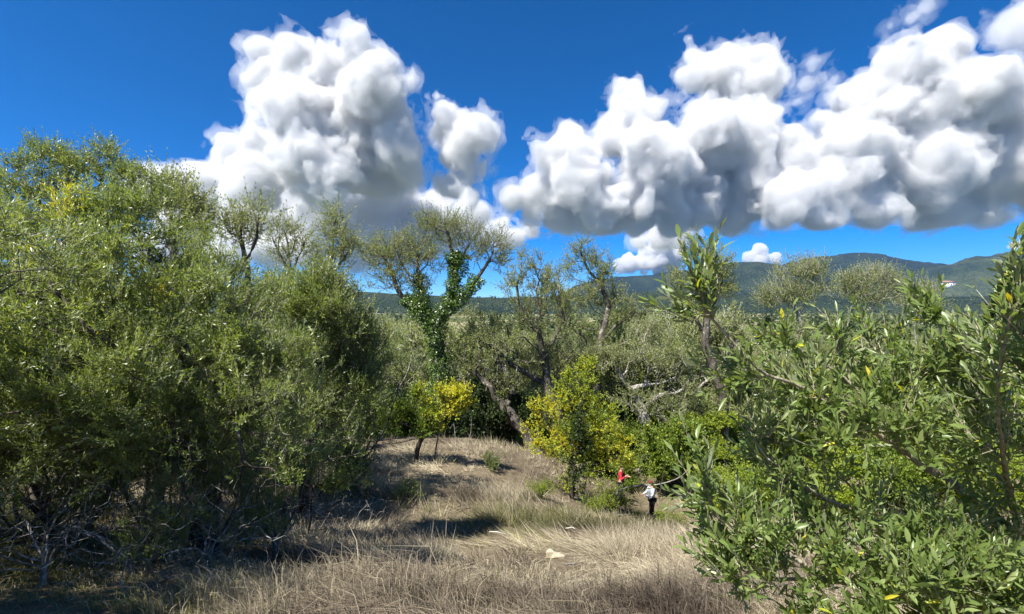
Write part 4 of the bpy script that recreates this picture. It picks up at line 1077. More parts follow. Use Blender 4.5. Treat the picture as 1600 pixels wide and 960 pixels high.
# far woods on the valley floor and the foothills: one mass of crowns
def far_wood():
    rs = np.random.RandomState(77)
    N = 6400
    d = np.concatenate([rs.uniform(165, 420, 1700), rs.uniform(420, 900, 1700), rs.uniform(900, 1500, 1500), rs.uniform(1480, 1930, 1500)])
    px = rs.uniform(-60, 1660, N)
    x = (px - 800) / F * d
    z = ground_z(x, d)
    open_ = ((d > 300) & (d < 640) & (px > 700) & (px < 815)) | ((d > 800) & (d < 1150) & (px > 660) & (px < 760))
    low = [o for o in bpy.data.objects if o.name.startswith('hill')][4]
    hz = []
    for a, b in zip(x, d):
        ok, loc, nn, ii = low.ray_cast(Vector((a, b, 900)), Vector((0, 0, -1)))
        hz.append(loc.z if ok else -1e3)
    z = np.maximum(z, np.array(hz))
    keep = ~open_ & (rs.rand(N) < np.clip(fbm(np.stack([x, d, x * 0], 1) * 0.006, 2, 66) * 3 - 0.5, 0.2, 1))
    x, d, z = x[keep], d[keep], z[keep]
    V, T, R = [], [], []; nv = 0
    for nearer, q, size in ((True, 24, 0.38), (False, 9, 0.56)):
        sel = (d < 700) == nearer
        n = int(sel.sum())
        h = rs.uniform(5, 9.5, n) * np.where(d[sel] > 1400, 1.3, 1.0); w = h * rs.uniform(0.45, 0.75, n)
        u = nrm(rs.normal(size=(n, q, 3))) * (rs.rand(n, q, 1) ** 0.4)
        u[:, :, 2] = np.abs(u[:, :, 2]) * 1.15 - 0.15
        lob = 0.75 + 0.5 * rs.rand(n, q, 1)
        c = u * lob * np.stack([w * 0.75, w * 0.75, h * 0.8], 1)[:, None, :] + np.stack([x[sel], d[sel], z[sel] + h * 0.12], 1)[:, None, :]
        c = c.reshape(-1, 3); k = len(c)
        hh = np.repeat(h, q)
        nn = nrm(u.reshape(-1, 3) + np.array([0, 0, 0.5]) + rs.normal(size=(k, 3)) * 0.5)
        ld = nrm(np.cross(nn, rs.normal(size=(k, 3))))
        L = hh * size * rs.uniform(0.7, 1.3, k)
        v, f, per = leaves_arrays(c - ld * L[:, None] * 0.5, ld, nn, L, L * 0.9, RHOMB, rs)
        V.append(v); T.append(f + nv); nv += len(v)
        R.append(np.repeat(np.clip(np.repeat(rs.rand(n), q) * 0.75 + 0.25 * rs.rand(k), 0, 1), per))
    m = leaf_mat('far_foliage', [(0.022, 0.036, 0.014), (0.042, 0.06, 0.02), (0.07, 0.085, 0.032), (0.11, 0.12, 0.05)], (0.05, 0.06, 0.03), YEL, 0.8, 0.15, 0.2)
    R = np.concatenate(R); v = np.concatenate(V); f = np.concatenate(T)
    o = link('distant_wood', mesh_np('distant_wood', v, f, None, m, False, {'rnd': R, 'turn': R * 0}))
    tag(o, 'far-off dark green wood covering the valley floor and foothills', 'wood', kind='stuff')
    TRIS[0] += len(f)
far_wood()

def cypress(px, d, h, label, seed, w=0.13):
    rs = np.random.RandomState(seed)
    b = on_ground(px, d)
    e = empty('cypress_tree', b, label, 'tree', 'dark cypresses')
    n = 2600
    t = rs.rand(n) ** 0.8
    rad = h * w * np.sin(np.clip(t * 0.93 + 0.07, 0, 1) * math.pi) ** 0.6 * (1 - 0.55 * t)
    a = rs.uniform(0, 6.28, n)
    pos = np.stack([np.cos(a) * rad, np.sin(a) * rad, 0.05 * h + t * h * 0.93], 1) * (1 + 0.12 * rs.normal(size=(n, 1)) * np.array([[1, 1, 0]]))
    ld = np.stack([np.cos(a) * 0.3, np.sin(a) * 0.3, np.ones(n)], 1) + rs.normal(size=(n, 3)) * 0.25
    un = np.stack([np.cos(a), np.sin(a), 0.2 + 0 * a], 1)
    v, f, per = leaves_arrays(pos, ld, un, np.full(n, h * 0.09), np.full(n, h * 0.045), RHOMB, rs)
    tag(link('crown', mesh_np('crown', v, f, None, M['dark'], False, {'rnd': np.repeat(rs.rand(n), per), 'turn': np.zeros(len(v))}), e), kind='stuff')
    s = Skeleton(rs); s.limb([(0, 0, -0.3), (0, 0, h * 0.5)], h * 0.1, 0); s.finish(h * 0.02, h * 0.01)
    s.r[:] = h * 0.02
    link('trunk', s.tube_mesh('trunk', M['bark_dark']), e)
for k, (px, d, h, lb) in enumerate([(768, 420, 13, 'shortest cypress of the clump by the pale field'), (775, 425, 15, 'tallest cypress of the clump by the pale field'), (782, 418, 12.5, 'cypress at the outer end of the clump by the pale field'),
                                    (1592, 40, 14, 'dark conifer rising behind the edge of the near olive shoots'), (1005, 150, 14, 'dark cypress in the gap below the blue ridge'), (1012, 155, 12, 'second dark cypress in the gap below the blue ridge'), (1200, 170, 13, 'dark cypress below the rocky hill')]):
    cypress(px, d, h, lb, 600 + k, 0.13 if px != 1592 else 0.2)

def house():
    """White house on the far slope: where the sight line of its pixel meets the hill."""
    best = None
    dr = Vector(P(1481, 447, 1.0)).normalized()
    for o in [o for o in bpy.data.objects if o.name.startswith('hill')]:
        ok, loc, nn, ii = o.ray_cast(Vector((0, 0, 0)), dr)
        if ok and (best is None or loc.length < best.length): best = loc
    if best is None: return
    s = best.length / F
    w, dp, h = 10 * s, 8 * s, 4.2 * s
    e = empty('white_house', best, 'small white house alone on the slope below the far ridge', 'house')
    white = plain_mat('white_render', (0.75, 0.73, 0.68), 0.9, 0.06, 0.2)
    tile = plain_mat('roof_tile', (0.34, 0.17, 0.10), 0.9, 0.2, 0.3)
    glass = plain_mat('dark_pane', (0.05, 0.06, 0.07), 0.3, 0.1, 0.3)
    def box(x0, x1, y0, y1, z0, z1):
        v = np.array([[x, y, z] for x in (x0, x1) for y in (y0, y1) for z in (z0, z1)], float)
        return v, np.array([(0, 1, 3, 2), (4, 6, 7, 5), (0, 4, 5, 1), (2, 3, 7, 6), (0, 2, 6, 4), (1, 5, 7, 3)])
    link('wall', mesh_np('wall', *((lambda b: (b[0], None, b[1]))(box(-w / 2, w / 2, -dp / 2, dp / 2, -3 * s, h))), white), e)
    o = w * 0.06
    rv = np.array([[-w / 2 - o, -dp / 2 - o, h], [w / 2 + o, -dp / 2 - o, h], [w / 2 + o, dp / 2 + o, h], [-w / 2 - o, dp / 2 + o, h], [-w / 2 - o, 0, h + 1.5 * s], [w / 2 + o, 0, h + 1.5 * s]])
    rv[:, 2] += 0.02 * s
    link('roof', mesh_np('roof', rv, [(0, 4, 3), (1, 2, 5)], [(0, 1, 5, 4), (2, 3, 4, 5), (0, 3, 2, 1)], tile), e)
    for k in (-1, 1):
        b = box(k * w * 0.3 - 0.6 * s, k * w * 0.3 + 0.6 * s, -dp / 2 - 0.1 * s, -dp / 2 + 0.1 * s, h * 0.45, h * 0.8)
        link('window', mesh_np('window', b[0], None, b[1], glass), e)
    b = box(-0.55 * s, 0.55 * s, -dp / 2 - 0.1 * s, -dp / 2 + 0.1 * s, 0, h * 0.6)
    link('door', mesh_np('door', b[0], None, b[1], glass), e)
house()
# ------------------------------------------------------------------ the olive shoots close by on the right
def near_shoots():
    rs = np.random.RandomState(900)
    sk = Skeleton(rs)
    bx = np.array([2.75, 2.15, 0.0]); bx[2] = gz(bx[0], bx[1])
    def L(pts): sk.limb([P(*q) for q in pts], 0.035, 0.003)
    sk.limb([bx - np.array([0, 0, 0.15]), bx + np.array([-0.05, -0.05, 0.5]), P(1720, 985, 1.95)], 0.05, 0.004)
    L([(1720, 985, 1.95), (1600, 905, 1.75), (1500, 862, 1.62), (1420, 838, 1.55), (1340, 800, 1.5), (1270, 768, 1.45), (1200, 715, 1.4), (1160, 660, 1.4)])
    L([(1720, 985, 1.95), (1600, 850, 1.75), (1520, 780, 1.6), (1440, 725, 1.5), (1330, 650, 1.4), (1250, 605, 1.35), (1185, 578, 1.3), (1135, 522, 1.28), (1102, 487, 1.26), (1096, 462, 1.25), (1088, 438, 1.25)])
    L([(1520, 780, 1.6), (1500, 690, 1.55), (1478, 560, 1.5), (1464, 490, 1.48), (1458, 440, 1.48)])
    L([(1600, 850, 1.75), (1570, 730, 1.4), (1560, 620, 1.2), (1575, 520, 1.1), (1592, 470, 1.05), (1600, 430, 1.05)])
    L([(1640, 930, 1.8), (1500, 940, 1.55), (1380, 920, 1.42), (1290, 905, 1.35), (1200, 905, 1.3), (1115, 872, 1.25)])
    L([(1270, 885, 1.35), (1180, 850, 1.32), (1125, 815, 1.3), (1106, 770, 1.28), (1098, 712, 1.28)])
    L([(1420, 838, 1.55), (1330, 760, 1.55), (1260, 715, 1.5), (1190, 685, 1.5)])
    L([(1500, 762, 1.6), (1420, 640, 1.6), (1360, 540, 1.6), (1318, 520, 1.6)])
    L([(1440, 725, 1.5), (1330, 600, 1.55), (1262, 560, 1.55), (1222, 530, 1.55)])
    L([(1420, 640, 1.6), (1400, 540, 1.7), (1372, 530, 1.7), (1345, 515, 1.7)])
    L([(1560, 760, 1.5), (1520, 640, 1.5), (1510, 590, 1.5), (1530, 540, 1.5)])
    L([(1640, 900, 1.85), (1680, 760, 1.5), (1660, 640, 1.3), (1625, 560, 1.15), (1560, 480, 1.05)])
    tips = in_ellipsoids([(1340, 610, 90, 45, 0.15), (1440, 600, 90, 55, 0.1), (1530, 610, 70, 65, 0.0), (1250, 620, 60, 40, 0), (1300, 680, 110, 55, 0), (1430, 690, 110, 60, 0), (1540, 710, 70, 65, 0),
                          (1220, 715, 60, 45, -0.02), (1310, 785, 100, 45, 0.05), (1180, 825, 80, 50, -0.1), (1280, 880, 110, 45, -0.1), (1420, 830, 110, 55, 0.1, 0.7), (1180, 905, 70, 35, -0.15), (1340, 945, 140, 40, -0.1),
                          (1540, 840, 80, 70, 0.1, 0.9), (1520, 950, 110, 40, 0.0), (1225, 545, 20, 24, 0.1), (1105, 475, 16, 26, -0.15), (1100, 495, 36, 14, -0.15), (1315, 540, 24, 24, 0.15), (1460, 490, 10, 40, 0.05), (1160, 590, 30, 16, -0.1),
                          (1595, 490, 26, 45, -0.35), (1660, 580, 60, 100, -0.3), (1660, 780, 60, 110, 0), (1385, 540, 36, 22, 0.2), (1530, 550, 24, 24, 0.1), (1104, 790, 14, 36, -0.12), (1440, 900, 120, 60, 0.25), (1500, 890, 90, 50, -0.1, 1.5), (1570, 930, 60, 50, -0.1, 1.5), (1400, 940, 90, 30, -0.2, 1.4)], 600, rs, 1.42, 1.0, 1.3)
    sk.reach(tips, 0.045, 0.25, 0.18, 0.1)
    sk.finish(0.032, 0.0013)
    e = empty('olive_shrub', bx, 'near spray of olive shoots with large glossy grey-green leaves at the edge of the slope', 'shrub')
    link('stem', sk.tube_mesh('stem', M['bark_shoot'], origin=bx, flare=1.2, sides=(4, 5, 6, 8), cuts=(0.002, 0.005, 0.012)), e)
    ids = np.array([i for i in range(1, sk.n) if sk.cnt[i] <= 6])
    w = np.ones(len(ids)); w[np.isin(ids, sk.tips)] = 4.0
    S = 2000
    i = rs.choice(ids, S, p=w / w.sum()); par = sk.par[i]
    tip = np.array(sk.tips); i[:len(tip)] = tip; par = sk.par[i]
    a = rs.rand(S, 1); a[:len(tip)] = 1
    start = sk.p[par] * (1 - a) + sk.p[i] * a
    tw = nrm(sk.p[i] - sk.p[par])
    d = nrm(tw * 0.8 + rs.normal(size=(S, 3)) * 0.28 + np.array([-0.32, 0, 0.8]))
    Ls = rs.uniform(0.05, 0.16, S)
    pos, ld, un, si = shoots(start, d, Ls, 6, rs, (22, 50), 0.12)
    keep = rs.rand(len(pos)) > 0.2
    pos, ld, un, si = pos[keep], ld[keep], un[keep], si[keep]
    # leaves along the finer branches too
    k = len(pos)
    ln = rs.uniform(0.024, 0.049, k); wd = ln * rs.uniform(0.21, 0.31, k)
    tone = np.clip(0.6 * rs.rand(S)[si] + 0.4 * rs.rand(k), 0, 1)
    tn = (rs.rand(k) < 0.008).astype(float)
    px = 800 + pos[:, 0] / pos[:, 1] * F; py = 480 - pos[:, 2] / pos[:, 1] * F
    tip3 = pos + nrm(ld) * ln[:, None]
    px2 = 800 + tip3[:, 0] / tip3[:, 1] * F; py2 = 480 - tip3[:, 2] / tip3[:, 1] * F
    size = np.hypot(px2 - px, py2 - py) * wd
    inside = (px > 20) & (px < 1580) & (py > 20) & (py < 940)
    score = np.where(inside, size / pos[:, 1], -1)
    big = np.zeros(k, bool); big[np.argsort(-score)[:300]] = True
    r = ~big
    v, f, per = leaves_arrays(pos[r], ld[r], un[r], ln[r], wd[r], BLADE, rs)
    fo = link('foliage', mesh_np('foliage', v - bx, f, None, M['olive_shoot'], True, {'rnd': np.repeat(tone[r], per), 'turn': np.repeat(tn[r], per)}), e)
    tag(fo, kind='stuff')
    ones = []
    for c in (-0.5, 0.4, 1.0, 1.7, 2.5):
        vv = LANCE[0].copy(); vv[:, 2] *= c; vv[:, 1] += 0.25 * rs.uniform(-1, 1) * vv[:, 0] ** 2
        ones.append(mesh_np('leaf', vv, LANCE[1], None, M['olive_leaf_single'], True))
    D = nrm(ld); Sd = nrm(np.cross(un, D)); Nn = np.cross(D, Sd)
    for j in np.where(big)[0]:
        o = link('leaf', ones[j % 5], e)
        mt = np.eye(4)
        mt[:3, 0] = D[j] * ln[j]; mt[:3, 1] = Sd[j] * wd[j]; mt[:3, 2] = Nn[j] * ln[j]; mt[:3, 3] = pos[j] - bx
        o.matrix_local = Matrix(mt.tolist())
    sv, sq = stems(start, d, Ls, 0.0014, 0.12)
    tag(link('twigs', mesh_np('twigs', sv - bx, None, sq, M['bark_shoot'], True), e), kind='stuff')
    TRIS[0] += len(f)
near_shoots()
# ------------------------------------------------------------------ dry grass
def grass_mat():
    m, N, L, out = newmat('dry_grass')
    a = N.new('ShaderNodeAttribute'); a.attribute_name = 'rnd'
    b = N.new('ShaderNodeAttribute'); b.attribute_name = 'turn'
    r = ramp(N, [(0.0, (0.13, 0.103, 0.076)), (0.3, (0.24, 0.2, 0.145)), (0.6, (0.345, 0.292, 0.198)), (1.0, (0.48, 0.42, 0.295))]); L.new(a.outputs['Fac'], r.inputs[0])
    g = ramp(N, [(0.0, (0.07, 0.085, 0.025)), (1.0, (0.24, 0.23, 0.08))]); L.new(a.outputs['Fac'], g.inputs[0])
    mx = N.new('ShaderNodeMixRGB'); L.new(b.outputs['Fac'], mx.inputs[0]); L.new(r.outputs[0], mx.inputs[1]); L.new(g.outputs[0], mx.inputs[2])
    p = N.new('ShaderNodeBsdfPrincipled'); p.inputs['Roughness'].default_value = 0.7; p.inputs['Specular IOR Level'].default_value = 0.25
    t = N.new('ShaderNodeBsdfTranslucent')
    L.new(mx.outputs[0], p.inputs['Base Color']); L.new(mx.outputs[0], t.inputs[0])
    ms = N.new('ShaderNodeMixShader'); ms.inputs[0].default_value = 0.3
    L.new(p.outputs[0], ms.inputs[1]); L.new(t.outputs[0], ms.inputs[2]); L.new(ms.outputs[0], out.inputs[0])
    return m

def ground_z_fast(bx, by, x0, y0, z0):
    """Ground height near a tuft from the slope of the smooth terrain."""
    return z0 + (base_z(bx, by) - base_z(x0, y0))

def build_grass():
    rs = np.random.RandomState(42)
    N = 15000
    u = rs.rand(N)
    d0, d1, ex = 3.4, 30.0, -0.35
    d = (d0 ** ex + u * (d1 ** ex - d0 ** ex)) ** (1 / ex)
    px = rs.uniform(-90, 1640, N)
    x = (px - 800) / F * d
    p3 = np.stack([x, d, x * 0], 1)
    keep = (d < 27) | (px < 1000)
    bare = fbm(p3 * 0.55, 2, 12) + 0.12 * (np.hypot(px - 830, (d - 6.8) * 110) < 110)
    keep &= rs.rand(N) < np.clip((0.78 - bare) * 8, 0.2, 1)
    for (rx, ry) in ((862, 7.6), (872, 7.4), (866, 7.1), (986, 13.4), (728, 5.5)): keep &= ~((np.abs(px - rx) < 30) & (d < ry + 0.15) & (d > ry - 0.55))
    x, d, px, p3 = x[keep], d[keep], px[keep], p3[keep]; N = len(x)
    z = ground_z(x, d)
    tall = np.clip(fbm(p3 * 0.8, 3, 21) * 2.8 - 0.65, 0.3, 1.45)
    nb = np.clip((17 + 18 * rs.rand(N)) * np.clip(tall, 0.6, 1.3) * np.where(d > 7, 1.25, 0.95), 7, 60).astype(int)
    T = np.repeat(np.arange(N), nb); n = len(T)
    litter = rs.rand(n) < 0.22
    rad = (0.03 + 0.010 * d[T]) * np.sqrt(rs.rand(n)) * np.where(litter, 4.0, rs.uniform(0.4, 1.2, n))
    an = rs.uniform(0, 6.283, n)
    bx = x[T] + np.cos(an) * rad; by = d[T] + np.sin(an) * rad
    base = np.stack([bx, by, ground_z_fast(bx, by, x[T], d[T], z[T]) - 0.02], 1)
    H = (0.13 + 0.36 * tall[T]) * rs.uniform(0.35, 1.15, n) * np.where(rs.rand(n) < 0.06, 1.7, 1.0) * np.where(litter, 0.6, 1.0) * np.clip(0.45 + d[T] * 0.055, 0.6, 1.0)
    out = np.stack([np.cos(an), np.sin(an), np.zeros(n)], 1)
    flat = np.clip(fbm(p3 * 0.9 + 40, 2, 71) * 3.2 - 1.4, 0, 1)[T]
    fa = 6.283 * fbm(p3 * 0.4 + 80, 2, 72)[T]
    wind = np.stack([np.cos(fa), np.sin(fa), -0.25 + 0 * fa], 1)
    lean = out * (rs.uniform(0.05, 0.8, n) * rs.rand(n) ** 0.5)[:, None] + wind * (rs.uniform(0.05, 0.5, n) + 0.7 * flat)[:, None] + rs.normal(size=(n, 3)) * np.array([0.26, 0.26, 0.0])
    lean[litter] *= 1.8
    up = np.array([0, 0, 1.0])
    mid = base + (up * 0.55 + lean * 0.24) * H[:, None]
    top = base + (up * (rs.uniform(0.55, 1.0, n) - 0.35 * flat)[:, None] + lean * rs.uniform(0.7, 1.1, n)[:, None]) * H[:, None]
    wdir = nrm(np.cross(top - base, rs.normal(size=(n, 3)) + np.array([0, 1.5, 0])))
    W = (0.0011 + 0.00036 * d[T]) * rs.uniform(0.6, 1.4, n)
    nearb = d[T] < 7.0
    Wn = W[:, None]
    vn = np.stack([base - wdir * Wn, base + wdir * Wn, mid - wdir * Wn * 0.8, mid + wdir * Wn * 0.8, top], 1)[nearb]
    vf = np.stack([base - wdir * Wn * 1.3, base + wdir * Wn * 1.3, top], 1)[~nearb]
    a, b = len(vn), len(vf)
    o = (np.arange(a) * 5)[:, None]; o2 = a * 5 + (np.arange(b) * 3)[:, None]
    tri = np.concatenate([o + np.array([[2, 3, 4]]), o2 + np.array([[0, 1, 2]])]); quad = o + np.array([[0, 1, 3, 2]])
    v = np.concatenate([vn.reshape(-1, 3), vf.reshape(-1, 3)])
    spread = lambda q: np.concatenate([np.repeat(q[nearb], 5), np.repeat(q[~nearb], 3)])
    col = fbm(p3 * 0.7, 3, 33)
    rnd = np.clip((col[T] - 0.5) * 2.8 + 0.6 + rs.normal(size=n) * 0.24 - 0.15 * litter, 0, 1)
    gr = np.clip(fbm(p3 * 0.35, 2, 61) * 3 - 1.75, 0, 0.7) + 0.5 * np.clip((500 - px) / 500, 0, 1) * (d < 9)
    tn = (rs.rand(n) < gr[T]).astype(float)
    me = mesh_np('dry_grass', v, tri, quad, grass_mat(), False, {'rnd': spread(rnd), 'turn': spread(tn)})
    ob = link('dry_grass', me)
    tag(ob, 'tall dry straw-coloured grass covering the slope', 'grass', kind='stuff')
    TRIS[0] += n * 3
build_grass()
# ------------------------------------------------------------------ people, and small things on the slope
def skin_body(name, joints, bones, mat, parent, sub=2):
    """joints: {name: (xyz, radius)}; one continuous skin over the bones."""
    keys = list(joints); ix = {k: n for n, k in enumerate(keys)}
    me = bpy.data.meshes.new(name)
    me.from_pydata([tuple(joints[k][0]) for k in keys], [(ix[a], ix[b]) for a, b in bones], [])
    o = link(name, me, parent)
    md = o.modifiers.new('skin', 'SKIN'); md.use_smooth_shade = True
    for k in keys:
        sv = me.skin_vertices[0].data[ix[k]]
        r = joints[k][1]; sv.radius = r if isinstance(r, tuple) else (r, r)
        sv.use_root = (k == keys[0])
    sb = o.modifiers.new('smooth', 'SUBSURF'); sb.levels = sub; sb.render_levels = sub
    dg = bpy.context.evaluated_depsgraph_get()
    m2 = bpy.data.meshes.new_from_object(o.evaluated_get(dg))
    o.modifiers.clear(); o.data = m2
    bpy.data.meshes.remove(me)
    m2.name = name
    m2.materials.clear(); m2.materials.append(mat)
    return o

def check_mat(name, c1, c2, scale):
    m, N, L, out = newmat(name)
    tc = N.new('ShaderNodeTexCoord')
    ck = N.new('ShaderNodeTexChecker'); ck.inputs['Scale'].default_value = scale; ck.inputs[1].default_value = (*c1, 1); ck.inputs[2].default_value = (*c2, 1)
    L.new(tc.outputs['Object'], ck.inputs[0])
    p = N.new('ShaderNodeBsdfPrincipled'); p.inputs['Roughness'].default_value = 0.9
    L.new(ck.outputs[0], p.inputs['Base Color']); L.new(p.outputs[0], out.inputs[0])
    return m

SKIN = plain_mat('skin', (0.50, 0.30, 0.22), 0.6, 0.05, 8)
HAIR = plain_mat('dark_hair', (0.02, 0.015, 0.012), 0.7, 0.2, 40)
def person(label, px, d, face, shirt_m, trouser_m, hat_m, arms, lean=0.0, sc=1.0):
    """A standing figure 1.7 m tall; face is the heading about z (0 looks along -y), arms gives elbow, wrist for right and left."""
    b = on_ground(px, d); b[2] -= 0.03
    e = empty('person', b, label, 'person')
    e.rotation_euler = (0, 0, face); e.scale = (sc,) * 3
    ly = -lean
    V = lambda x, y, z: (x, y + ly * max(0, z - 0.9), z)
    J = {'pelvis': (V(0, 0, 0.95), (0.15, 0.11)), 'waist': (V(0, 0.0, 1.10), (0.135, 0.10)), 'chest': (V(0, 0.01, 1.30), (0.165, 0.115)), 'neckbase': (V(0, 0.015, 1.43), (0.09, 0.075)),
         'neck': (V(0, 0.0, 1.49), 0.052), 'jaw': (V(0, -0.025, 1.555), (0.06, 0.072)), 'skull': (V(0, 0.0, 1.63), (0.076, 0.094)), 'crownpoint': (V(0, 0.005, 1.69), (0.05, 0.06))}
    B = [('pelvis', 'waist'), ('waist', 'chest'), ('chest', 'neckbase'), ('neckbase', 'neck'), ('neck', 'jaw'), ('jaw', 'skull'), ('skull', 'crownpoint')]
    AJ, AB, LJ, LB = {}, [], {}, []
    for s, nm in ((1, 'l'), (-1, 'r')):
        el, wr = arms[0 if s > 0 else 1]
        sh = V(s * 0.185, 0.015, 1.39)
        el = V(*el); wr = V(*wr)
        ev, wv = np.array(el), np.array(wr)
        dirn = nrm(wv - ev)
        AJ['sh' + nm] = (sh, 0.066); AJ['el' + nm] = (el, 0.046); AJ['wr' + nm] = (wr, 0.031)
        AB += [('chest', 'sh' + nm), ('sh' + nm, 'el' + nm), ('el' + nm, 'wr' + nm)]
        palm = wv + dirn * 0.075
        side = nrm(np.cross(dirn, np.array([0.1, 0.2, 1.0]))); dn = nrm(np.cross(dirn, side))
        J['palm' + nm] = (tuple(palm), (0.035, 0.018)); B.append(('wr' + nm, 'palm' + nm))
        for k, (off, ln) in enumerate(((-0.030, 0.070), (-0.010, 0.082), (0.010, 0.078), (0.029, 0.060))):
            r0 = palm + side * off * 0.8; k1 = palm + side * off + dirn * ln * 0.5; k2 = k1 + dirn * ln * 0.3 + dn * ln * 0.35
            J['fa%d%s' % (k, nm)] = (tuple(k1), 0.0095); J['fb%d%s' % (k, nm)] = (tuple(k2), 0.0078)
            B += [('palm' + nm, 'fa%d%s' % (k, nm)), ('fa%d%s' % (k, nm), 'fb%d%s' % (k, nm))]
        t1 = wv + dirn * 0.04 - side * 0.045 + dn * 0.02; t2 = t1 + dirn * 0.035 + dn * 0.02
        J['ta' + nm] = (tuple(t1), 0.011); J['tb' + nm] = (tuple(t2), 0.009); B += [('palm' + nm, 'ta' + nm), ('ta' + nm, 'tb' + nm)]
        hp = (s * 0.095, 0.0, 0.90); kn = (s * 0.11, -0.03 - 0.03 * s, 0.49); an = (s * 0.115, 0.03 * s, 0.085); to = (s * 0.13, -0.15 + 0.03 * s, 0.04)
        LJ['hip' + nm] = (hp, 0.092); LJ['knee' + nm] = (kn, 0.062); LJ['ankle' + nm] = (an, 0.04); J['toe' + nm] = (to, (0.042, 0.03))
        LB += [('pelvis', 'hip' + nm), ('hip' + nm, 'knee' + nm), ('knee' + nm, 'ankle' + nm)]; B.append(('ankle' + nm, 'toe' + nm))
    body = {**J, **AJ, **LJ}
    body = {'pelvis': body.pop('pelvis'), **body}
    skin_body('body', body, B + AB + LB, SKIN, e)
    grow = lambda r, k: tuple(v + k for v in r) if isinstance(r, tuple) else r + k
    shirt = {'hem': ((0, 0, 0.84), (0.175, 0.14)), 'pelvis': (J['pelvis'][0], (0.178, 0.142))}
    shirt.update({k: (J[k][0], grow(J[k][1], 0.018)) for k in ( 'waist', 'chest', 'neckbase')})
    shirt.update({k: (v[0], grow(v[1], 0.016)) for k, v in AJ.items()})
    skin_body('shirt', shirt, [('hem', 'pelvis'), ('pelvis', 'waist'), ('waist', 'chest'), ('chest', 'neckbase')] + AB, shirt_m, e)
    tr = {'pelvis': ((0, 0, 0.93), (0.155, 0.125))}
    tr.update({k: (v[0], grow(v[1], 0.022)) for k, v in LJ.items()})
    skin_body('trousers', tr, LB, trouser_m, e)
    c = np.array(V(0, 0.012, 1.645))
    tv, tf = ICO2
    hv = tv * np.array([0.092, 0.112, 0.10]); hv[:, 2] = np.maximum(hv[:, 2], -0.012 + 0.05 * (hv[:, 1] < 0)); hv += c
    link('hair' if hat_m is HAIR else 'cap', mesh_np('cap', hv, tf, None, hat_m, True), e)
    f = np.array(V(0, -0.098, 1.60))
    SHOE = plain_mat('shoe_leather', (0.03, 0.025, 0.02), 0.7)
    for s in (-1, 1):
        sv = ICO2[0] * np.array([0.055, 0.14, 0.055]); sv[:, 2] = np.maximum(sv[:, 2], -0.045)
        link('shoe', mesh_np('shoe', sv + np.array([s * 0.12, -0.07 + 0.03 * s, 0.05]), ICO2[1], None, SHOE, True), e)
    def bit(nm, at, rad, mat): link(nm, mesh_np(nm, ICO1[0] * np.array(rad) + np.array(at), ICO1[1], None, mat, True), e)
    bit('nose', f + np.array([0, -0.006, -0.008]), (0.012, 0.02, 0.022), SKIN)
    for s in (-1, 1):
        bit('eye', f + np.array([s * 0.03, 0.018, 0.022]), (0.011, 0.01, 0.008), HAIR)
        bit('ear', np.array(V(s * 0.082, 0.01, 1.60)), (0.012, 0.02, 0.03), SKIN)
    bit('mouth', f + np.array([0, 0.014, -0.045]), (0.022, 0.01, 0.006), plain_mat('lips', (0.35, 0.13, 0.11), 0.5, 0.05))
    return e
person('person in red checked shirt and dark trousers, half hidden by the yellow tree', 969, 21.6, 1.2, check_mat('red_check', (0.45, 0.02, 0.03), (0.20, 0.01, 0.02), 14), plain_mat('navy_cloth', (0.02, 0.024, 0.04), 0.9), HAIR,
       (((0.30, -0.06, 1.16), (0.16, -0.30, 1.20)), ((-0.36, -0.08, 1.18), (-0.34, -0.26, 1.36))), 0.08, 1.0)
person('person in pale grey top, black trousers and dark red cap', 1019, 20.8, -1.35, plain_mat('grey_cloth', (0.40, 0.44, 0.50), 0.9), plain_mat('black_cloth', (0.012, 0.012, 0.014), 0.9), plain_mat('red_cap', (0.14, 0.02, 0.025), 0.9),
       (((0.24, -0.10, 1.13), (0.12, -0.36, 1.12)), ((-0.25, -0.12, 1.13), (-0.13, -0.38, 1.10))), 0.12, 0.97)

def stick(name, label, pts, r0, r1, mat, cat, seed, twigs=0, tw_len=0.3):
    rs = np.random.RandomState(seed)
    sk = Skeleton(rs)
    pts = [np.array(p, float) for p in pts]
    sk.limb(pts, 0.12, 0.012)
    n0 = sk.n
    if twigs:
        i = rs.choice(np.arange(2, n0), twigs)
        sk.reach(sk.p[i] + nrm(rs.normal(size=(twigs, 3)) + np.array([0, 0, 0.6])) * tw_len * rs.uniform(0.5, 1.4, (twigs, 1)), 0.1, 0.0, 0.2, 0.1)
    sk.finish(r0, r1)
    if not twigs: sk.r = np.linspace(r0, r1, sk.n)
    org = pts[0]
    o = link(name, sk.tube_mesh(name, mat, origin=org, flare=1.0, sides=(4, 5, 6, 8)))
    o.location = tuple(org)
    return tag(o, label, cat)
stick('bare_bough', 'long pale bare bough arching in front of the two people', [P(958, 792, 20.2), P(962, 775, 20.2), P(975, 763, 20.1), P(1000, 759, 20.0), P(1030, 757, 19.9), P(1050, 751, 19.8), P(1064, 744, 19.7), P(1080, 730, 19.6)], 0.035, 0.012, M['bark_pale'], 'branch', 3, 5, 0.35)
def sapling(label, px, d, top, seed, r=0.02, tw=8, mat=None):
    b = on_ground(px, d)
    stick('sapling', label, [b - np.array([0, 0, 0.1]), b * 0.6 + np.array(P(*top)) * 0.4 + np.array([0.04, 0, 0]), P(*top)], r, 0.005, mat or M['bark'], 'sapling', seed, tw, 0.3)
sapling('straight bare sapling just right of the leaning yellow-topped trunk', 676, 16.8, (686, 668, 16.8), 21, 0.035)
sapling('thin pale sapling standing before the shaded thicket', 728, 18.5, (738, 650, 18.5), 22, 0.025, 8, M['bark_pale'])
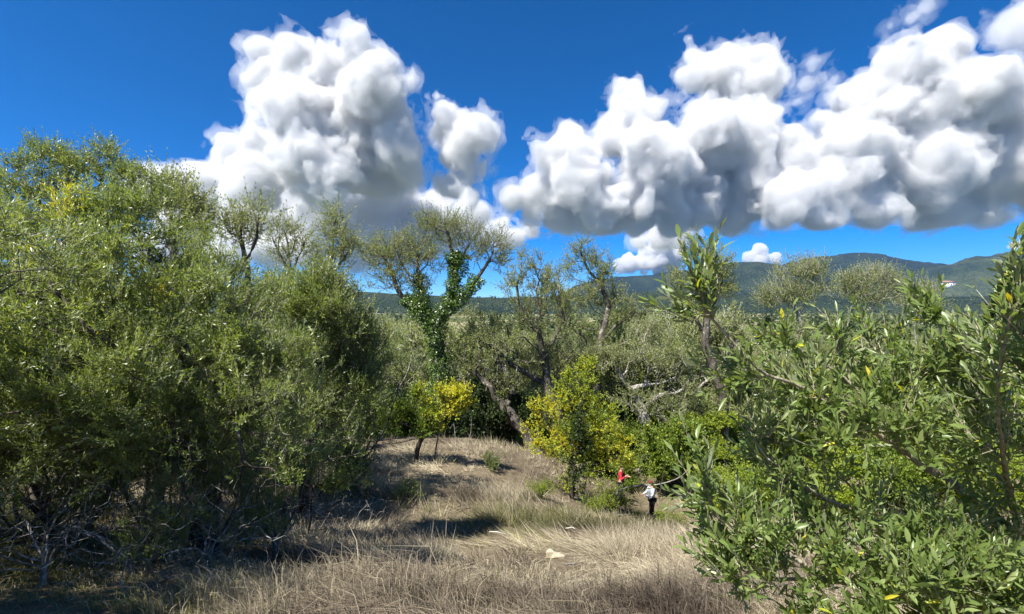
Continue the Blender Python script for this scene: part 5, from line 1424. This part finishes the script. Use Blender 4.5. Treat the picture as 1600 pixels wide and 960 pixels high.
sapling('short thin sapling left of the pale one, before the shaded thicket', 712, 19, (708, 660, 19), 23, 0.02, 6, M['bark_pale'])
sapling('dark bare sapling in the grass below the feathery olive', 475, 7.2, (486, 770, 7.2), 24, 0.014, 12, M['bark_dark'])
sapling('thin forked sapling behind the person in grey', 1028, 23.5, (1040, 718, 23.5), 25, 0.03, 6, M['bark_dark'])
sapling('pale slanting dead stem behind the low dark bush', 560, 15, (612, 705, 14.6), 26, 0.02, 5, M['bark_pale'])

STONE = plain_mat('limestone', (0.36, 0.31, 0.22), 0.9, 0.4, 14)
def rock(label, px, d, size, seed):
    rs = np.random.RandomState(seed)
    b = on_ground(px, d)
    tv, tf = ICO3
    v = tv * (0.7 + 0.6 * fbm(tv * 1.6 + seed, 3, seed))[:, None]
    for k in range(7):
        n = nrm(rs.normal(size=3)); c = rs.uniform(0.45, 0.7); h = v @ n
        v = v - np.maximum(h - c, 0)[:, None] * n
    v = v * np.array(size)
    o = link('rock', mesh_np('rock', v, tf, None, STONE)); o.location = (b[0], b[1], b[2] + size[2] * 0.55)
    tag(o, label, 'rock', 'pale stones in the dry grass')
rock('larger pale stone in the dry grass of the foreground', 862, 7.6, (0.10, 0.08, 0.10), 5)
rock('small flat pale stone beside the larger one', 872, 7.45, (0.11, 0.08, 0.06), 6)
rock('pale stone low in the grass in front of the person in grey', 986, 13.5, (0.15, 0.10, 0.11), 7)
rock('tiny white stone in the grass near the bottom edge', 728, 5.6, (0.035, 0.03, 0.035), 8)
for k, (a, b, lb) in enumerate([((884, 832, 9.0), (898, 842, 8.9), 'short pale broken stick lying in the middle of the dry grass'), ((882, 936, 5.8), (902, 925, 5.9), 'pale broken stick in the grass near the bottom edge'), ((765, 842, 8.6), (800, 858, 8.3), 'thin curved twig lying in the grass left of the stones')]):
    A, B_ = P(*a), P(*b)
    for q in (A, B_): q[2] = max(q[2], gz(q[0], q[1]) + 0.26)
    stick('broken_stick', lb, [A, (A + B_) / 2 + np.array([0, 0, 0.02]), B_], 0.012, 0.008, M['bark_pale'], 'stick', 40 + k)

# dead brush: leafless grey tangles on the shaded bank
def dead_brush():
    rs = np.random.RandomState(700)
    sk = Skeleton(rs)
    sk.limb([(0, 0, -0.1), (0.05, 0, 0.25), (0.1, 0.05, 0.5)], 0.08, 0.01)
    for a in rs.uniform(0, 6.28, 7):
        sk.limb([(0.05, 0, 0.2), (math.cos(a) * 0.4, math.sin(a) * 0.4, rs.uniform(0.3, 0.7)), (math.cos(a) * rs.uniform(0.7, 1.1), math.sin(a) * rs.uniform(0.7, 1.1), rs.uniform(0.25, 1.0))], 0.08, 0.02)
    tp = nrm(rs.normal(size=(230, 3))) * rs.rand(230, 1) ** 0.5 * np.array([1.2, 1.2, 0.6]) + np.array([0, 0, 0.6])
    sk.reach(tp, 0.09, 0.15, 0.3, 0.2)
    sk.finish(0.03, 0.0022)
    me = sk.tube_mesh('dead_brush', M['bark_pale'], flare=1.0, sides=(3, 4, 5, 6), cuts=(0.006, 0.012, 0.03))
    put = [(60, 3.9, 0.8, 0.3, 'dead leafless brush in the bottom corner of the shaded bank'), (200, 4.4, 0.85, 1.5, 'dead leafless brush below the lowest boughs of the near olive'), (330, 4.9, 0.8, 2.9, 'dead leafless brush in front of the dark trunk'),
           (110, 5.0, 1.0, 4.0, 'dead grey tangle under the lowest leaves by the edge'), (430, 6.2, 0.9, 5.1, 'dead grey tangle at the open end of the bank'), (-20, 4.6, 0.9, 2.2, 'dead grey tangle cut by the edge of the view'), (520, 8.2, 0.9, 0.8, 'dead grey tangle under the feathery olive')]
    for px, d, sc, rz, lb in put:
        b = on_ground(px, d); o = link('dead_brush', me)
        o.location = tuple(b); o.rotation_euler = (0, 0, rz); o.scale = (sc,) * 3
        tag(o, lb, 'brush', 'dead brush on the shaded bank')
dead_brush()
